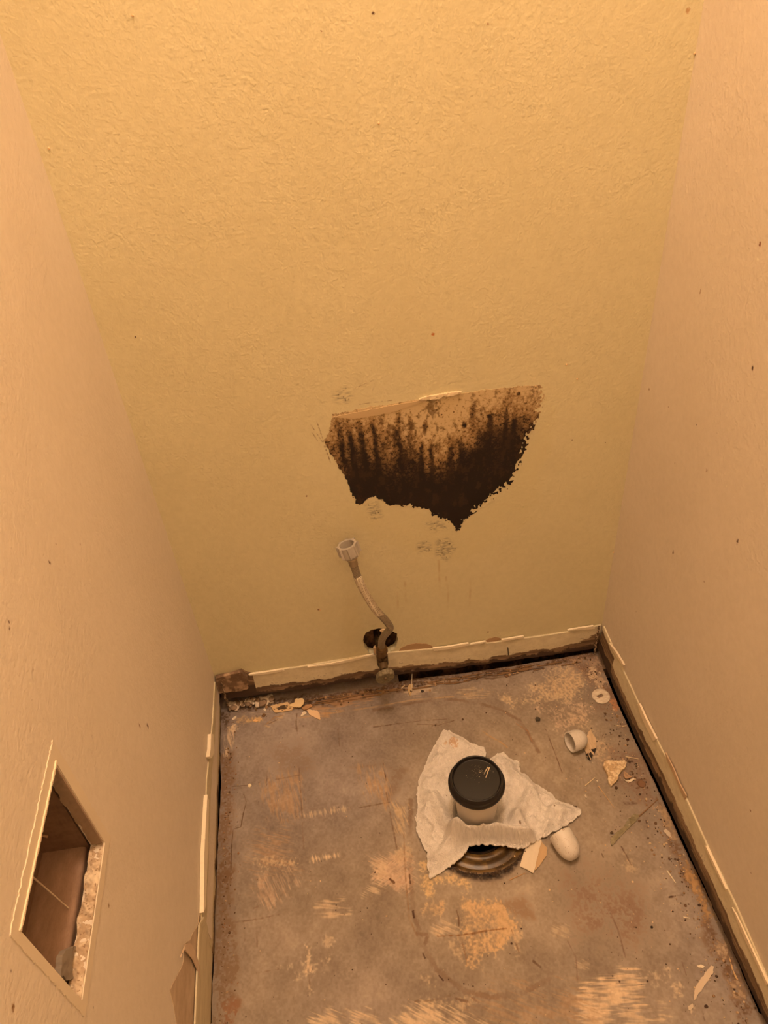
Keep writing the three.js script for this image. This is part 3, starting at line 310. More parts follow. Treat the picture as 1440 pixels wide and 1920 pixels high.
  const K = [ // lines: points, half width, colour, strength, breakup
    [[[0.2852,0.0599],[0.3655,0.0563],[0.4433,0.0634],[0.4918,0.0838],[0.5268,0.1051],[0.5522,0.1328],[0.5592,0.1622],[0.5672,0.2032]], 0.003, [120, 94, 74], 0.6, 16], [[[0.1421,0.0504],[0.2861,0.0526],[0.3665,0.0502],[0.4416,0.0568]], 0.0018, [196, 160, 118], 0.6, 30],
    [[[0.3259,0.2549],[0.3071,0.365],[0.3,0.4397],[0.3059,0.4876],[0.3211,0.527],[0.3539,0.5585],[0.3893,0.5731],[0.4353,0.5749],[0.4778,0.5629]], 0.0036, [124, 100, 80], 0.6, 14], [[[0.3052,0.3098],[0.2968,0.3807],[0.2923,0.4465],[0.2999,0.4751]], 0.0012, [150, 116, 84], 0.6, 60],
    [[[0.2806,0.0966],[0.3716,0.0992],[0.4185,0.1043]], 0.0011, [104, 78, 60], 0.6, 60], [[[0.2872,0.0975],[0.3257,0.0977]], 0.0009, [104, 78, 58], 0.7, 60], [[[0.3089,0.1119],[0.3351,0.1133]], 0.0009, [104, 78, 58], 0.6, 60],
    [[[0.0375,0.1932],[0.0417,0.209],[0.0368,0.2287],[0.0324,0.2537],[0.0205,0.255]], 0.0008, [92, 66, 48], 0.85, 20], [[[0.0192,0.257],[0.017,0.2897],[0.0163,0.3318]], 0.0008, [96, 70, 50], 0.8, 20], [[[0.0167,0.1743],[0.0444,0.1761]], 0.0007, [100, 74, 56], 0.7, 30],
    [[[0.0796,0.1542],[0.0782,0.1821]], 0.001, [104, 80, 62], 0.6, 60], [[[0.1366,0.0573],[0.1382,0.0855]], 0.001, [108, 82, 62], 0.6, 60], [[[0.2144,0.0892],[0.2139,0.1265]], 0.0012, [112, 86, 66], 0.5, 60], [[[0.1373,0.1583],[0.1377,0.255]], 0.0012, [112, 88, 70], 0.55, 60], [[[0.2885,0.176],[0.2893,0.2106]], 0.001, [92, 66, 50], 0.8, 40], [[[0.2373,0.2537],[0.289,0.2526]], 0.0012, [104, 78, 58], 0.65, 90],
    [[[0.0946,0.1742],[0.1366,0.1724]], 0.0011, [108, 84, 66], 0.5, 80], [[[0.2861,0.2343],[0.2888,0.3093],[0.2897,0.3392]], 0.0012, [112, 86, 66], 0.6, 50], [[[0.1372,0.2635],[0.1372,0.3104]], 0.001, [130, 104, 84], 0.5, 50],
    [[[0.0213,0.4095],[0.0625,0.4105],[0.0916,0.4094]], 0.0013, [120, 96, 80], 0.6, 60], [[[0.0575,0.419],[0.0584,0.451]], 0.0011, [122, 98, 82], 0.5, 50], [[[0.0383,0.4158],[0.0395,0.4389]], 0.0011, [122, 98, 82], 0.4, 50], [[[0.1336,0.5001],[0.1347,0.5191]], 0.0009, [120, 92, 72], 0.5, 50], [[[0.0569,0.4878],[0.0892,0.4877]], 0.0009, [124, 96, 76], 0.5, 50], [[[0.0529,0.3934],[0.0603,0.3911]], 0.001, [120, 92, 72], 0.5, 50],
    [[[0.3308,0.4806],[0.3634,0.4845],[0.3792,0.4848],[0.404,0.4844],[0.4346,0.4864]], 0.0011, [134, 90, 50], 0.8, 60], [[[0.3823,0.4853],[0.4039,0.4848]], 0.0016, [110, 70, 36], 0.9, 20], [[[0.3662,0.4483],[0.3671,0.4593],[0.3649,0.4712]], 0.0009, [96, 68, 46], 0.7, 40], [[[0.3646,0.4862],[0.3661,0.5157],[0.3649,0.5283]], 0.001, [150, 112, 78], 0.6, 40], [[[0.4417,0.4898],[0.4432,0.5079],[0.4443,0.5212]], 0.001, [128, 92, 62], 0.7, 50],
    [[[0.2989,0.4387],[0.2998,0.4481]], 0.0012, [70, 46, 32], 0.9, 20], [[[0.3034,0.3809],[0.3026,0.3958]], 0.001, [84, 58, 40], 0.8, 40], [[[0.3043,0.5006],[0.3063,0.5074]], 0.001, [70, 46, 32], 0.9, 20], [[[0.3222,0.534],[0.327,0.541]], 0.0011, [74, 50, 36], 0.9, 20], [[[0.3023,0.4715],[0.3157,0.4767],[0.3108,0.4863]], 0.003, [116, 88, 66], 0.5, 30], [[[0.3414,0.567],[0.355,0.5731]], 0.0018, [112, 84, 64], 0.6, 40], [[[0.3634,0.5692],[0.3706,0.5769]], 0.0016, [108, 80, 62], 0.6, 40], [[[0.2824,0.5616],[0.306,0.564],[0.3334,0.5617]], 0.0013, [118, 90, 68], 0.55, 40], [[[0.2718,0.3839],[0.2769,0.3898]], 0.002, [88, 58, 36], 0.9, 40],
    [[[0.595,0.4907],[0.5978,0.5164],[0.5941,0.5531]], 0.0012, [116, 88, 72], 0.6, 60], [[[0.4617,0.5371],[0.4692,0.5455]], 0.0016, [96, 70, 52], 0.8, 20], [[[0.6904,0.4825],[0.7112,0.4832]], 0.001, [90, 64, 48], 0.8, 40], [[[0.3003,0.4378],[0.2995,0.4477]], 0.0012, [84, 56, 40], 0.8, 30], [[[0.5195,0.5187],[0.5241,0.5417],[0.517,0.5692]], 0.0011, [120, 94, 78], 0.5, 50],
    [[[0.4819,0.1492],[0.5066,0.1728],[0.5147,0.1837]], 0.0016, [196, 156, 108], 0.6, 90], [[[0.4781,0.142],[0.511,0.1768]], 0.001, [196, 156, 108], 0.5, 90], [[[0.5435,0.1379],[0.5606,0.1573],[0.5612,0.1797]], 0.001, [176, 122, 78], 0.7, 40], [[[0.5932,0.1601],[0.5952,0.2168],[0.5956,0.2497]], 0.0008, [104, 74, 56], 0.7, 40], [[[0.362,0.1058],[0.4026,0.115],[0.4317,0.1105]], 0.0008, [104, 76, 56], 0.6, 40], [[[0.3884,0.1157],[0.3991,0.1111]], 0.0008, [96, 68, 50], 0.7, 40],
    [[[0.6485,0.3948],[0.6505,0.4136],[0.6528,0.4254]], 0.001, [92, 66, 50], 0.8, 30], [[[0.6482,0.3938],[0.6511,0.4112],[0.6527,0.4256]], 0.001, [88, 62, 48], 0.85, 30], [[[0.7033,0.3584],[0.7008,0.3707]], 0.001, [84, 58, 44], 0.8, 40], [[[0.6902,0.4819],[0.7107,0.482]], 0.0009, [84, 58, 44], 0.8, 40], [[[0.6136,0.4],[0.6138,0.406]], 0.001, [80, 56, 42], 0.8, 20], [[[0.6712,0.5717],[0.67,0.5889]], 0.0009, [110, 82, 66], 0.6, 40], [[[0.6721,0.6352],[0.6704,0.6456]], 0.0009, [96, 70, 54], 0.7, 40],
    [[[0.0789,0.0542],[0.0972,0.0398],[0.1122,0.039]], 0.0012, [180, 140, 96], 0.7, 90], [[[0.0849,0.0535],[0.103,0.0462]], 0.0009, [96, 70, 50], 0.6, 90], [[[0.1391,0.0404],[0.1345,0.075]], 0.0009, [112, 86, 66], 0.6, 60], [[[0.4594,0.0042],[0.5107,0.0055],[0.5687,0.0209],[0.6304,0.0221]], 0.0016, [74, 52, 38], 0.8, 50], [[[0.4835,0.0194],[0.5255,0.0296],[0.5742,0.0262]], 0.0022, [92, 68, 48], 0.7, 50],
  ].map(([p, w, c, s, b]) => [p, w, c, s, b, bbox(p, w * 3 + 0.002)]);
  const dots = []; { const r = rng(31); for (let i = 0; i < 560; i++) { const right = r() < 0.45; dots.push([right ? RW - r() * r() * 0.22 : r() * RW, r() * 1.08, 0.0004 + r() * r() * 0.0012, r() < 0.6 ? [64, 44, 32] : [222, 192, 150]]); } }
  const cells = new Map(); for (const d of dots) { const k = Math.floor(d[0] * 50) + ',' + Math.floor(d[1] * 50); if (!cells.has(k)) cells.set(k, []); cells.get(k).push(d); }
  const N = 1400, NH = 1900, hgt = new Uint8Array(N * NH * 4);
  let row = 0, colI = 0;
  const map = tex(N, NH, (u, v) => {
    const x = FX0 + (FX1 - FX0) * u, z = FZ0 + (FZ1 - FZ0) * v;
    const n1 = fbm(x * 9 + 2, z * 9 + 5, 3) - 0.5, n2 = fbm(x * 46, z * 46 + 7, 3) - 0.5, n3 = fbm(x * 300, z * 300, 2) - 0.5, n4 = noise(x * 5 + 9, z * 5) - 0.5;
    let c = [155 + n1 * 46 + n2 * 30 + n3 * 24 + n4 * 6, 141 + n1 * 45 + n2 * 30 + n3 * 24 + n4 * 2, 127 + n1 * 43 + n2 * 28 + n3 * 24 - n4 * 14];
    let h = 0.5 + n2 * 0.25 + n3 * 0.2;
    for (const [p, col, s, e, b] of D) if (x > b[0] && x < b[1] && z > b[2] && z < b[3]) { const k = sstep(-e, e, polySD(p, x, z) + n2 * e * 2.6 + n3 * e * 1.2) * s * clamp(0.7 + n3 * 2.2 + n2 * 1.6); c = mix(c, col, clamp(k)); h -= k * 0.12 * (0.5 + n3 * 2); }
    for (const [p, col, s, e, a, b] of P) if (x > b[0] && x < b[1] && z > b[2] && z < b[3]) {
      const sd = polySD(p, x, z); if (sd < -e * 3) continue;
      let g = n3 * 1.6 + n2 * 1.2; if (a !== null) { const ca = Math.cos(a), sa = Math.sin(a); g = (noise((x * ca + z * sa) * 70, (z * ca - x * sa) * 620) - 0.5) * 1.5 + n2; }
      const k = sstep(-e, e, sd + g * e * 2.2) * clamp(0.66 + g * 0.8 + n2 * 0.6) * s; c = mix(c, [col[0] + n3 * 30, col[1] + n3 * 34, col[2] + n3 * 34], clamp(k)); h += k * 0.18;
    }
    for (const [p, w, col, s, br, b] of K) if (x > b[0] && x < b[1] && z > b[2] && z < b[3]) { const d = lineD(p, x, z) + n3 * w * 0.9; if (d < w * 2) { const k = sstep(w * 1.5, w * 0.4, d) * s * clamp(noise(x * br * 3, z * br * 3) * 1.5 - 0.05); c = mix(c, col, k); h -= k * 0.25; } }
    const ci = Math.floor(x * 50), cj = Math.floor(z * 50); const q = cells.get(ci + ',' + cj); if (q) for (const d of q) { const dd = Math.hypot(x - d[0], z - d[1]); if (dd < d[2] * 1.6) c = mix(c, d[3], sstep(d[2] * 1.4, d[2] * 0.6, dd + n3 * d[2])); }
    { const r = Math.hypot(x - FL[0], z - FL[1]) + n2 * 0.012; if (r < FLR + 0.016) c = mix(c, [40, 27, 18], sstep(FLR + 0.014, FLR + 0.004, r) * clamp(0.9 + n3 * 1.2)); }
    const k = (row * N + colI) * 4; hgt[k] = hgt[k + 1] = hgt[k + 2] = clamp(h) * 255; hgt[k + 3] = 255; if (++colI === N) { colI = 0; row++; }
    return c;
  });
  const bt = new THREE.DataTexture(hgt, N, NH, THREE.RGBAFormat); bt.magFilter = bt.minFilter = THREE.LinearFilter; bt.needsUpdate = true;
  // the floor stops short of the walls, leaving open cracks under the skirting
  const crackL = [[-0.0073,0.0827],[-0.0033,0.1707],[-0.0059,0.2583],[-0.0068,0.3381]], crackL2 = [[-0.0074,0.3196],[-0.0078,0.4402],[-0.0074,0.5428]], crackB = [[0.3435,0.0019],[0.3779,0.0004],[0.4456,0.0045],[0.4969,0.0058],[0.5654,0.0074],[0.6352,0.0057],[0.7055,0.004],[0.7497,0.0029]], crackR = [[0.7419,0.0474],[0.7404,0.1011],[0.7407,0.1507],[0.7413,0.2039],[0.7433,0.2475],[0.7442,0.3153],[0.7446,0.3708],[0.7453,0.4275]], crackR2 = [[0.7468,0.4532],[0.7484,0.5279],[0.7485,0.5862],[0.7461,0.6487]];
  const o2 = [[-0.1, RD + 0.05], [-0.1, 0.6], ...[...crackL2].reverse(), ...[...crackL].reverse(), [-0.1, 0.03], [-0.1, -0.1], [crackB[0][0], -0.1], ...crackB, [crackB[crackB.length - 1][0], -0.1], [0.85, -0.1], [0.85, crackR[0][1]], ...crackR, ...crackR2, [0.85, 0.75], [0.85, RD + 0.05]];
  const s = new THREE.Shape(); const e2 = []; for (let i = 0; i < o2.length; i++) { const p = o2[i], q = o2[(i + 1) % o2.length], n = Math.hypot(q[0] - p[0], q[1] - p[1]) < 0.12 ? 8 : 1; for (let k = 0; k < n; k++) { const j = n > 1 && k ? (noise(i * 7.3 + k * 1.9, 4.4) - 0.5) * 0.0022 : 0; e2.push([p[0] + (q[0] - p[0]) * k / n + j, p[1] + (q[1] - p[1]) * k / n + j]); } }
  e2.forEach((p, i) => i ? s.lineTo(p[0], -p[1]) : s.moveTo(p[0], -p[1])); s.closePath();
  const h = new THREE.Path(); h.absellipse(FL[0], -FL[1], FLR + 0.0008, FLR + 0.0008, 0, Math.PI * 2); s.holes.push(h);
  const g = new THREE.ExtrudeGeometry(s, { depth: 0.03, bevelEnabled: false, curveSegments: 64 }); g.rotateX(-Math.PI / 2); g.translate(0, -0.03, 0); planar(g, 'x', FX0, FX1, 'z', FZ0, FZ1);
  struct('floor', g, new THREE.MeshStandardMaterial({ map, bumpMap: bt, bumpScale: 0.0022, roughness: 0.72, side: THREE.DoubleSide }));
}

// ---------- skirting boards ----------
function boardTex(seed, len, hh, bare, mould) { // bare(u) -> metres of unpainted, stained wood at the foot
  return tex(1400, 110, (u, v) => { const x = u * len, y = v * hh; const n = fbm(x * 60 + seed, y * 90, 3) - 0.5, m = fbm(x * 300 + seed, y * 300, 2) - 0.5, w = fbm(x * 14 + seed, y * 220, 3) - 0.5; let c = [PAINT[0] - 10 + n * 26 + m * 12, PAINT[1] - 12 + n * 28 + m * 12, PAINT[2] - 16 + n * 30 + m * 12]; const k = sstep(0.002, -0.002, y - bare(u) - n * 0.016 - m * 0.004); c = mix(c, mix([98, 76, 56], [158, 130, 100], clamp(0.5 + w * 2.4)), k); const d = sstep(0.003, -0.003, y - bare(u) * 0.45 - n * 0.02 - m * 0.008) * clamp(0.85 + w); c = mix(c, [40, 27, 18], d * mould); c = mix(c, [70, 48, 32], sstep(0.22, 0.34, m + n * 0.3) * 0.3 * sstep(0.03, 0, y - bare(u))); return c; });
}
{ // back
  const tp = [[0.0008,0.1012],[0.0308,0.1019],[0.0549,0.1087],[0.0629,0.0925],[0.1572,0.0905],[0.2999,0.0947],[0.4537,0.081],[0.5582,0.0744],[0.6744,0.0731],[0.746,0.0789]], bt = [[-0.0017,0.0396],[0.0261,0.0359],[0.0566,0.035],[0.0768,0.0332],[0.1691,0.0303],[0.2943,0.0344],[0.4517,0.0245],[0.5584,0.0205],[0.6769,0.0189],[0.7542,0.0157]];
  const at = (p, x) => { for (let i = 0; i + 1 < p.length; i++) if (x <= p[i + 1][0] || i + 2 === p.length) { const t = (x - p[i][0]) / (p[i + 1][0] - p[i][0]); return p[i][1] + (p[i + 1][1] - p[i][1]) * t; } };
  const st = []; for (let i = 0; i <= 90; i++) { const x = 0.003 + (RW - 0.006) * i / 90; st.push({ b: [x, at(bt, x) + (noise(x * 60, 2) - 0.5) * 0.004, 0.0085 + (noise(x * 50, 5) - 0.5) * 0.0016], t: [x, at(tp, x) + (noise(x * 90, 7) - 0.5) * 0.0012, 0.003] }); }
  const g = board(st, [0, 0, 1], 0.003);
  const b = struct('baseboard_back', g, mat([255, 255, 255], 0.7, { map: boardTex(3, RW, 0.07, u => u < 0.09 ? 0.075 : 0.019 + 0.006 * noise(u * 14, 1) + (u > 0.9 ? 0.02 * (u - 0.9) / 0.1 : 0), 0.85) }));
  const strips = [[[0.0632,0.0937],[0.0972,0.0935],[0.1275,0.0941],[0.1307,0.0886],[0.0962,0.0874],[0.0645,0.0902]], [[0.1734,0.0911],[0.2179,0.09],[0.2486,0.0922],[0.3,0.0974],[0.3037,0.0934],[0.248,0.0861],[0.2174,0.0854],[0.175,0.0876]], [[0.4133,0.0884],[0.4432,0.0862],[0.4826,0.0881],[0.4847,0.0814],[0.4431,0.0799],[0.4151,0.0801]], [[0.4867,0.084],[0.5159,0.0852],[0.518,0.0815],[0.4888,0.0804]], [[0.5472,0.0827],[0.5911,0.0836],[0.5924,0.0787],[0.5495,0.0775]], [[0.6765,0.0815],[0.6997,0.0826],[0.7294,0.0821],[0.7324,0.0737],[0.7055,0.0766],[0.6788,0.0795]]];
  for (const p of strips) mesh('torn_paint_edge', slab((x, y) => polySD(p, x, y) + (noise(x * 400, y * 400) - 0.5) * 0.001, bbox(p, 0.003), 0.0008, (x, y) => [x, y, 0.0055], (x, y) => [x, y, 0.002]), mat([250, 236, 206], 0.55), b);
  const blob = [[0.0025,0.1017],[0.0161,0.1045],[0.0369,0.1072],[0.0532,0.1093],[0.0598,0.0902],[0.0563,0.058],[0.0415,0.0545],[0.0184,0.0578],[0.0021,0.0571],[0.0011,0.0811]];
  const bb = bbox(blob, 0.004);
  mesh('stained_corner_flake', slab((x, y) => polySD(blob, x, y) + (noise(x * 300, y * 300) - 0.5) * 0.002, bb, 0.0014, (x, y) => [x, y, 0.0088 + 0.002 * fbm(x * 90, y * 90, 2)], (x, y) => [x, y, 0.004], (x, y) => [(x - bb[0]) / (bb[1] - bb[0]), (y - bb[2]) / (bb[3] - bb[2])]), mat([255, 255, 255], 0.9, { map: tex(128, 128, (u, v) => mix([124, 98, 76], [184, 154, 124], sstep(0.35, 0.65, fbm(u * 7, v * 7, 4)))) }), b);
  const crack = [[0.5596,0.0581],[0.561,0.0568],[0.5627,0.0369],[0.5613,0.0372]]; mesh('split', slab((x, y) => polySD(crack, x, y), bbox(crack, 0.002), 0.0005, (x, y) => [x, y, 0.0046], (x, y) => [x, y, 0.008]), mat([58, 38, 24], 0.9), b);
}
{ // right
  const tp = [[0.0322,0.084],[0.0948,0.0806],[0.1903,0.0797],[0.2676,0.0853],[0.3815,0.0912],[0.4534,0.0874],[0.5441,0.0891],[0.6368,0.0795]], bt = [[0.0627,0.0138],[0.1332,0.0068],[0.2243,0.0076],[0.3055,0.0124],[0.4304,0.0148],[0.5222,0.0148],[0.604,0.0147],[0.6565,0.0142]];
  const at = (p, z) => { for (let i = 0; i + 1 < p.length; i++) if (z <= p[i + 1][0] || i + 2 === p.length) { const t = (z - p[i][0]) / (p[i + 1][0] - p[i][0]); return p[i][1] + (p[i + 1][1] - p[i][1]) * clamp(t, -0.5, 1.2); } };
  const st = []; const Z1 = RD - 0.005; for (let i = 0; i <= 110; i++) { const z = 0.012 + (Z1 - 0.012) * i / 110; st.push({ b: [0.7405 + (noise(z * 40, 4) - 0.5) * 0.0015, Math.max(0.009, at(bt, z) + 0.008 + (noise(z * 60, 2) - 0.5) * 0.003), z], t: [0.7455, at(tp, z) + (noise(z * 80, 7) - 0.5) * 0.0012, z] }); }
  const g = board(st, [-1, 0, 0], 0.0025);
  const b = struct('baseboard_right', g, mat([255, 255, 255], 0.7, { map: boardTex(11, Z1, 0.095, u => 0.038 + 0.01 * noise(u * 9, 1) + (u < 0.05 ? 0.03 : 0), 0.9) }));
  const strips = [[[0.1911,0.0815],[0.196,0.0889],[0.2275,0.0875],[0.2689,0.0909],[0.2661,0.08],[0.2598,0.0734],[0.2334,0.0716],[0.2083,0.0727]], [[0.4517,0.0844],[0.4545,0.089],[0.4779,0.0894],[0.5189,0.0886],[0.5185,0.0846],[0.4765,0.082]], [[0.5404,0.0796],[0.5517,0.0828],[0.5767,0.0824],[0.6169,0.0811],[0.6398,0.0808],[0.6393,0.0742],[0.6126,0.0741],[0.5729,0.073]], [[0.0488,0.08],[0.0807,0.0934],[0.1198,0.101],[0.1164,0.095],[0.077,0.0831]]];
  for (const p of strips) mesh('torn_paint_edge', slab((z, y) => polySD(p, z, y) + (noise(z * 400, y * 400) - 0.5) * 0.001, bbox(p, 0.003), 0.0008, (z, y) => [0.743, y, z], (z, y) => [0.7465, y, z], (z, y) => [z, y], true), mat([250, 232, 200], 0.55), b);
  const sl = [[0.3008,0.0989],[0.3148,0.0997],[0.3313,0.1006],[0.3547,0.0967],[0.3796,0.1006],[0.3797,0.0879],[0.3578,0.0891],[0.3299,0.09],[0.3067,0.0913]]; mesh('bare_paper_spot', slab((z, y) => polySD(sl, z, y), bbox(sl, 0.003), 0.001, (z, y) => [0.7442, y, z], (z, y) => [0.7462, y, z], (z, y) => [z, y], true), mat([204, 176, 142], 0.85), b);
}
{ // left: a thin loose strip, the near piece bulging off the wall
  const mk = (z0, z1, fn, n) => { const st = []; for (let i = 0; i <= n; i++) { const z = z0 + (z1 - z0) * i / n; st.push(fn(z)); } return board(st, [1, 0, 0], 0.0025); };
  const m = mat([255, 255, 255], 0.7, { map: boardTex(23, 0.5, 0.115, u => 0.012 + 0.006 * noise(u * 12, 2), 0.8) });
  const g = mk(0.014, 0.456, z => ({ b: [-0.005 + (noise(z * 40, 3) - 0.5) * 0.0016, 0.008 + (noise(z * 60, 1) - 0.5) * 0.003, z], t: [0.0022, (z < 0.1 ? 0.098 + 0.04 * z : z < 0.234 ? 0.102 + (z - 0.1) * 0.19 : 0.1275 - (z - 0.234) * 0.02) + (noise(z * 70, 9) - 0.5) * 0.0015, z] }), 60);
  const b = struct('baseboard_left', g, m);
  const g2 = mk(0.446, RD - 0.005, z => ({ b: [-0.0065, 0.009, z], t: [0.0045, 0.118 + 0.026 * sstep(0.446, 0.468, z), z] }), 40);
  mesh('loose_strip', g2, mat([255, 255, 255], 0.7, { map: boardTex(31, 0.5, 0.14, u => 0.006, 0.6) }), b);
  const strips = [[[0.1524,0.1336],[0.1412,0.1152],[0.1504,0.1113],[0.1698,0.1033],[0.1947,0.1242],[0.1997,0.1379],[0.1793,0.1316]], [[0.2703,0.1407],[0.2725,0.1286],[0.3564,0.1217],[0.4354,0.1221],[0.4484,0.1336],[0.3682,0.1453]]];
  for (const p of strips) mesh('torn_paint_edge', slab((z, y) => polySD(p, z, y) + (noise(z * 300, y * 300) - 0.5) * 0.001, bbox(p, 0.003), 0.001, (z, y) => [0.0065, y, z], (z, y) => [0.0006, y, z], (z, y) => [z, y], true), mat([252, 238, 210], 0.55), b);
}

{ // mouldy old sealant in the two back corners
  const bead = (x, z, y0, y1, w, col, label, seed) => { const st = []; for (let i = 0; i <= 14; i++) { const y = y0 + (y1 - y0) * i / 14; st.push([x + (noise(y * 90, seed) - 0.5) * 0.003, y, z + (noise(y * 90, seed + 3) - 0.5) * 0.002]); } const g = tube(st, w, 28, 7), p = g.attributes.position; for (let i = 0; i < p.count; i++) { const k = (noise(p.getY(i) * 500 + seed, p.getX(i) * 900) - 0.5) * 0.0022; p.setX(i, p.getX(i) + k); p.setZ(i, p.getZ(i) + k); } g.computeVertexNormals(); thing('sealant_bead', g, mat([255, 255, 255], 0.9, { map: tex(32, 128, (u, v) => { const n = fbm(u * 30 + seed, v * 8, 3); return mix([72, 54, 40], [196, 170, 138], sstep(0.4, 0.6, n)); }) }), label, 'sealant'); };
  bead(RW - 0.0105, 0.0105, 0.004, 0.085, 0.0019, 0, 'mould-blackened sealant running down the back right corner', 5);
  bead(0.0105, 0.012, 0.004, 0.09, 0.0018, 0, 'dark cracked sealant running down the back left corner', 9);
}

// ---------- ceiling lamp (above the frame) ----------
{
  const L = groupThing('ceiling_lamp', 'round frosted ceiling lamp glowing warm above the frame', 'lamp', [LAMP.x, RH, LAMP.z]);
  mesh('canopy', lathe([[0, 0], [0.15, 0], [0.15, -0.02], [0.135, -0.03], [0.0, -0.03]].map(p => [p[0], p[1]])), mat([210, 205, 195], 0.4), L);
  const dome = []; for (let i = 0; i <= 12; i++) { const a = i / 12 * Math.PI / 2; dome.push([LAMP.r * Math.cos(a) + 1e-4, -0.03 - 0.13 * Math.sin(a)]); }
  mesh('shade', lathe(dome), new THREE.MeshStandardMaterial({ color: 0xffffff, emissive: new THREE.Color().setRGB(...LAMP.color), emissiveIntensity: 1.5, roughness: 0.5, side: THREE.DoubleSide }), L);
  const p = new THREE.PointLight(new THREE.Color().setRGB(...LAMP.color), LAMP.intensity, 0, 2); p.position.set(LAMP.x, LAMP.y, LAMP.z); p.castShadow = true; p.shadow.radius = 4; p.shadow.mapSize.set(2048, 2048); p.shadow.bias = -0.0005; scene.add(p);
}

// ---------- stop valve and hose ----------
const brass = mat([126, 110, 88], 0.5, { metalness: 0.55, map: tex(128, 128, (u, v) => mix([120, 112, 96], [226, 214, 190], sstep(0.3, 0.75, fbm(u * 14, v * 14, 3)))) });
{
  const vz = 0.045, vx = [0.3139,0.1401][0], vy = 0.126;
  const v = groupThing('stop_valve', 'corroded metal water stop valve with oval handle poking from wall hole', 'valve', [vx, 0, 0]);
  mesh('stub_pipe', rod([0, vy, -0.035], [0, vy, vz], 0.0085, 0.0085, 20), brass, v);
  mesh('valve_body', lathe([[0, vy - 0.014], [0.0095, vy - 0.014], [0.0105, vy - 0.01], [0.0105, vy + 0.012], [0.0085, vy + 0.015], [0.0085, vy + 0.018], [0, vy + 0.018]], 24).translate(0, 0, vz), brass, v);
  mesh('outlet_nut', new THREE.CylinderGeometry(0.0105, 0.0112, 0.014, 6).translate(0, vy + 0.024, vz), mat([118, 92, 62], 0.45, { metalness: 0.6 }), v);
  mesh('packing_nut', rod([0, vy - 0.001, vz], [0, vy - 0.003, vz + 0.022], 0.0095, 0.0085, 6), mat([104, 84, 60], 0.5, { metalness: 0.6 }), v);
  mesh('stem', rod([0, vy - 0.003, vz + 0.02], [0, vy - 0.006, vz + 0.03], 0.004, 0.004, 10), brass, v);
  const hs = new THREE.Shape(); for (let i = 0; i < 72; i++) { const a = i / 72 * Math.PI * 2, fl = 1 + 0.035 * Math.cos(a * 12); const x = 0.0165 * Math.cos(a) * fl, y = 0.0125 * Math.sin(a) * fl; i ? hs.lineTo(x, y) : hs.moveTo(x, y); } hs.closePath();
  const hg = new THREE.ExtrudeGeometry(hs, { depth: 0.008, bevelEnabled: true, bevelSize: 0.0016, bevelThickness: 0.0016, bevelSegments: 3 }); hg.rotateZ(0.75); hg.rotateX(0.12); hg.translate(0, vy - 0.006, vz + 0.028);
  const hm = mesh('handle', hg, mat([255, 255, 255], 0.6, { metalness: 0.25, map: rep(tex(128, 128, (u, q) => { const n = fbm(u * 18, q * 18, 3), k = noise(u * 60, q * 60); return k > 0.86 ? [206, 190, 156] : mix([104, 94, 74], [152, 140, 112], n); }), 30, 30) }), v); hm.userData.label = 'oval handle crusted grey green';
  mesh('handle_screw', rod([0, vy - 0.006, vz + 0.036], [0, vy - 0.0065, vz + 0.0405], 0.004, 0.0036, 10), mat([120, 100, 74], 0.5, { metalness: 0.5 }), v);
  const sp = new THREE.IcosahedronGeometry(0.0032, 1); sp.scale(1.2, 0.8, 1); sp.translate(0.001, vy + 0.002, vz + 0.018); mesh('paint_drip', sp, mat([214, 196, 160], 0.6), v);
}
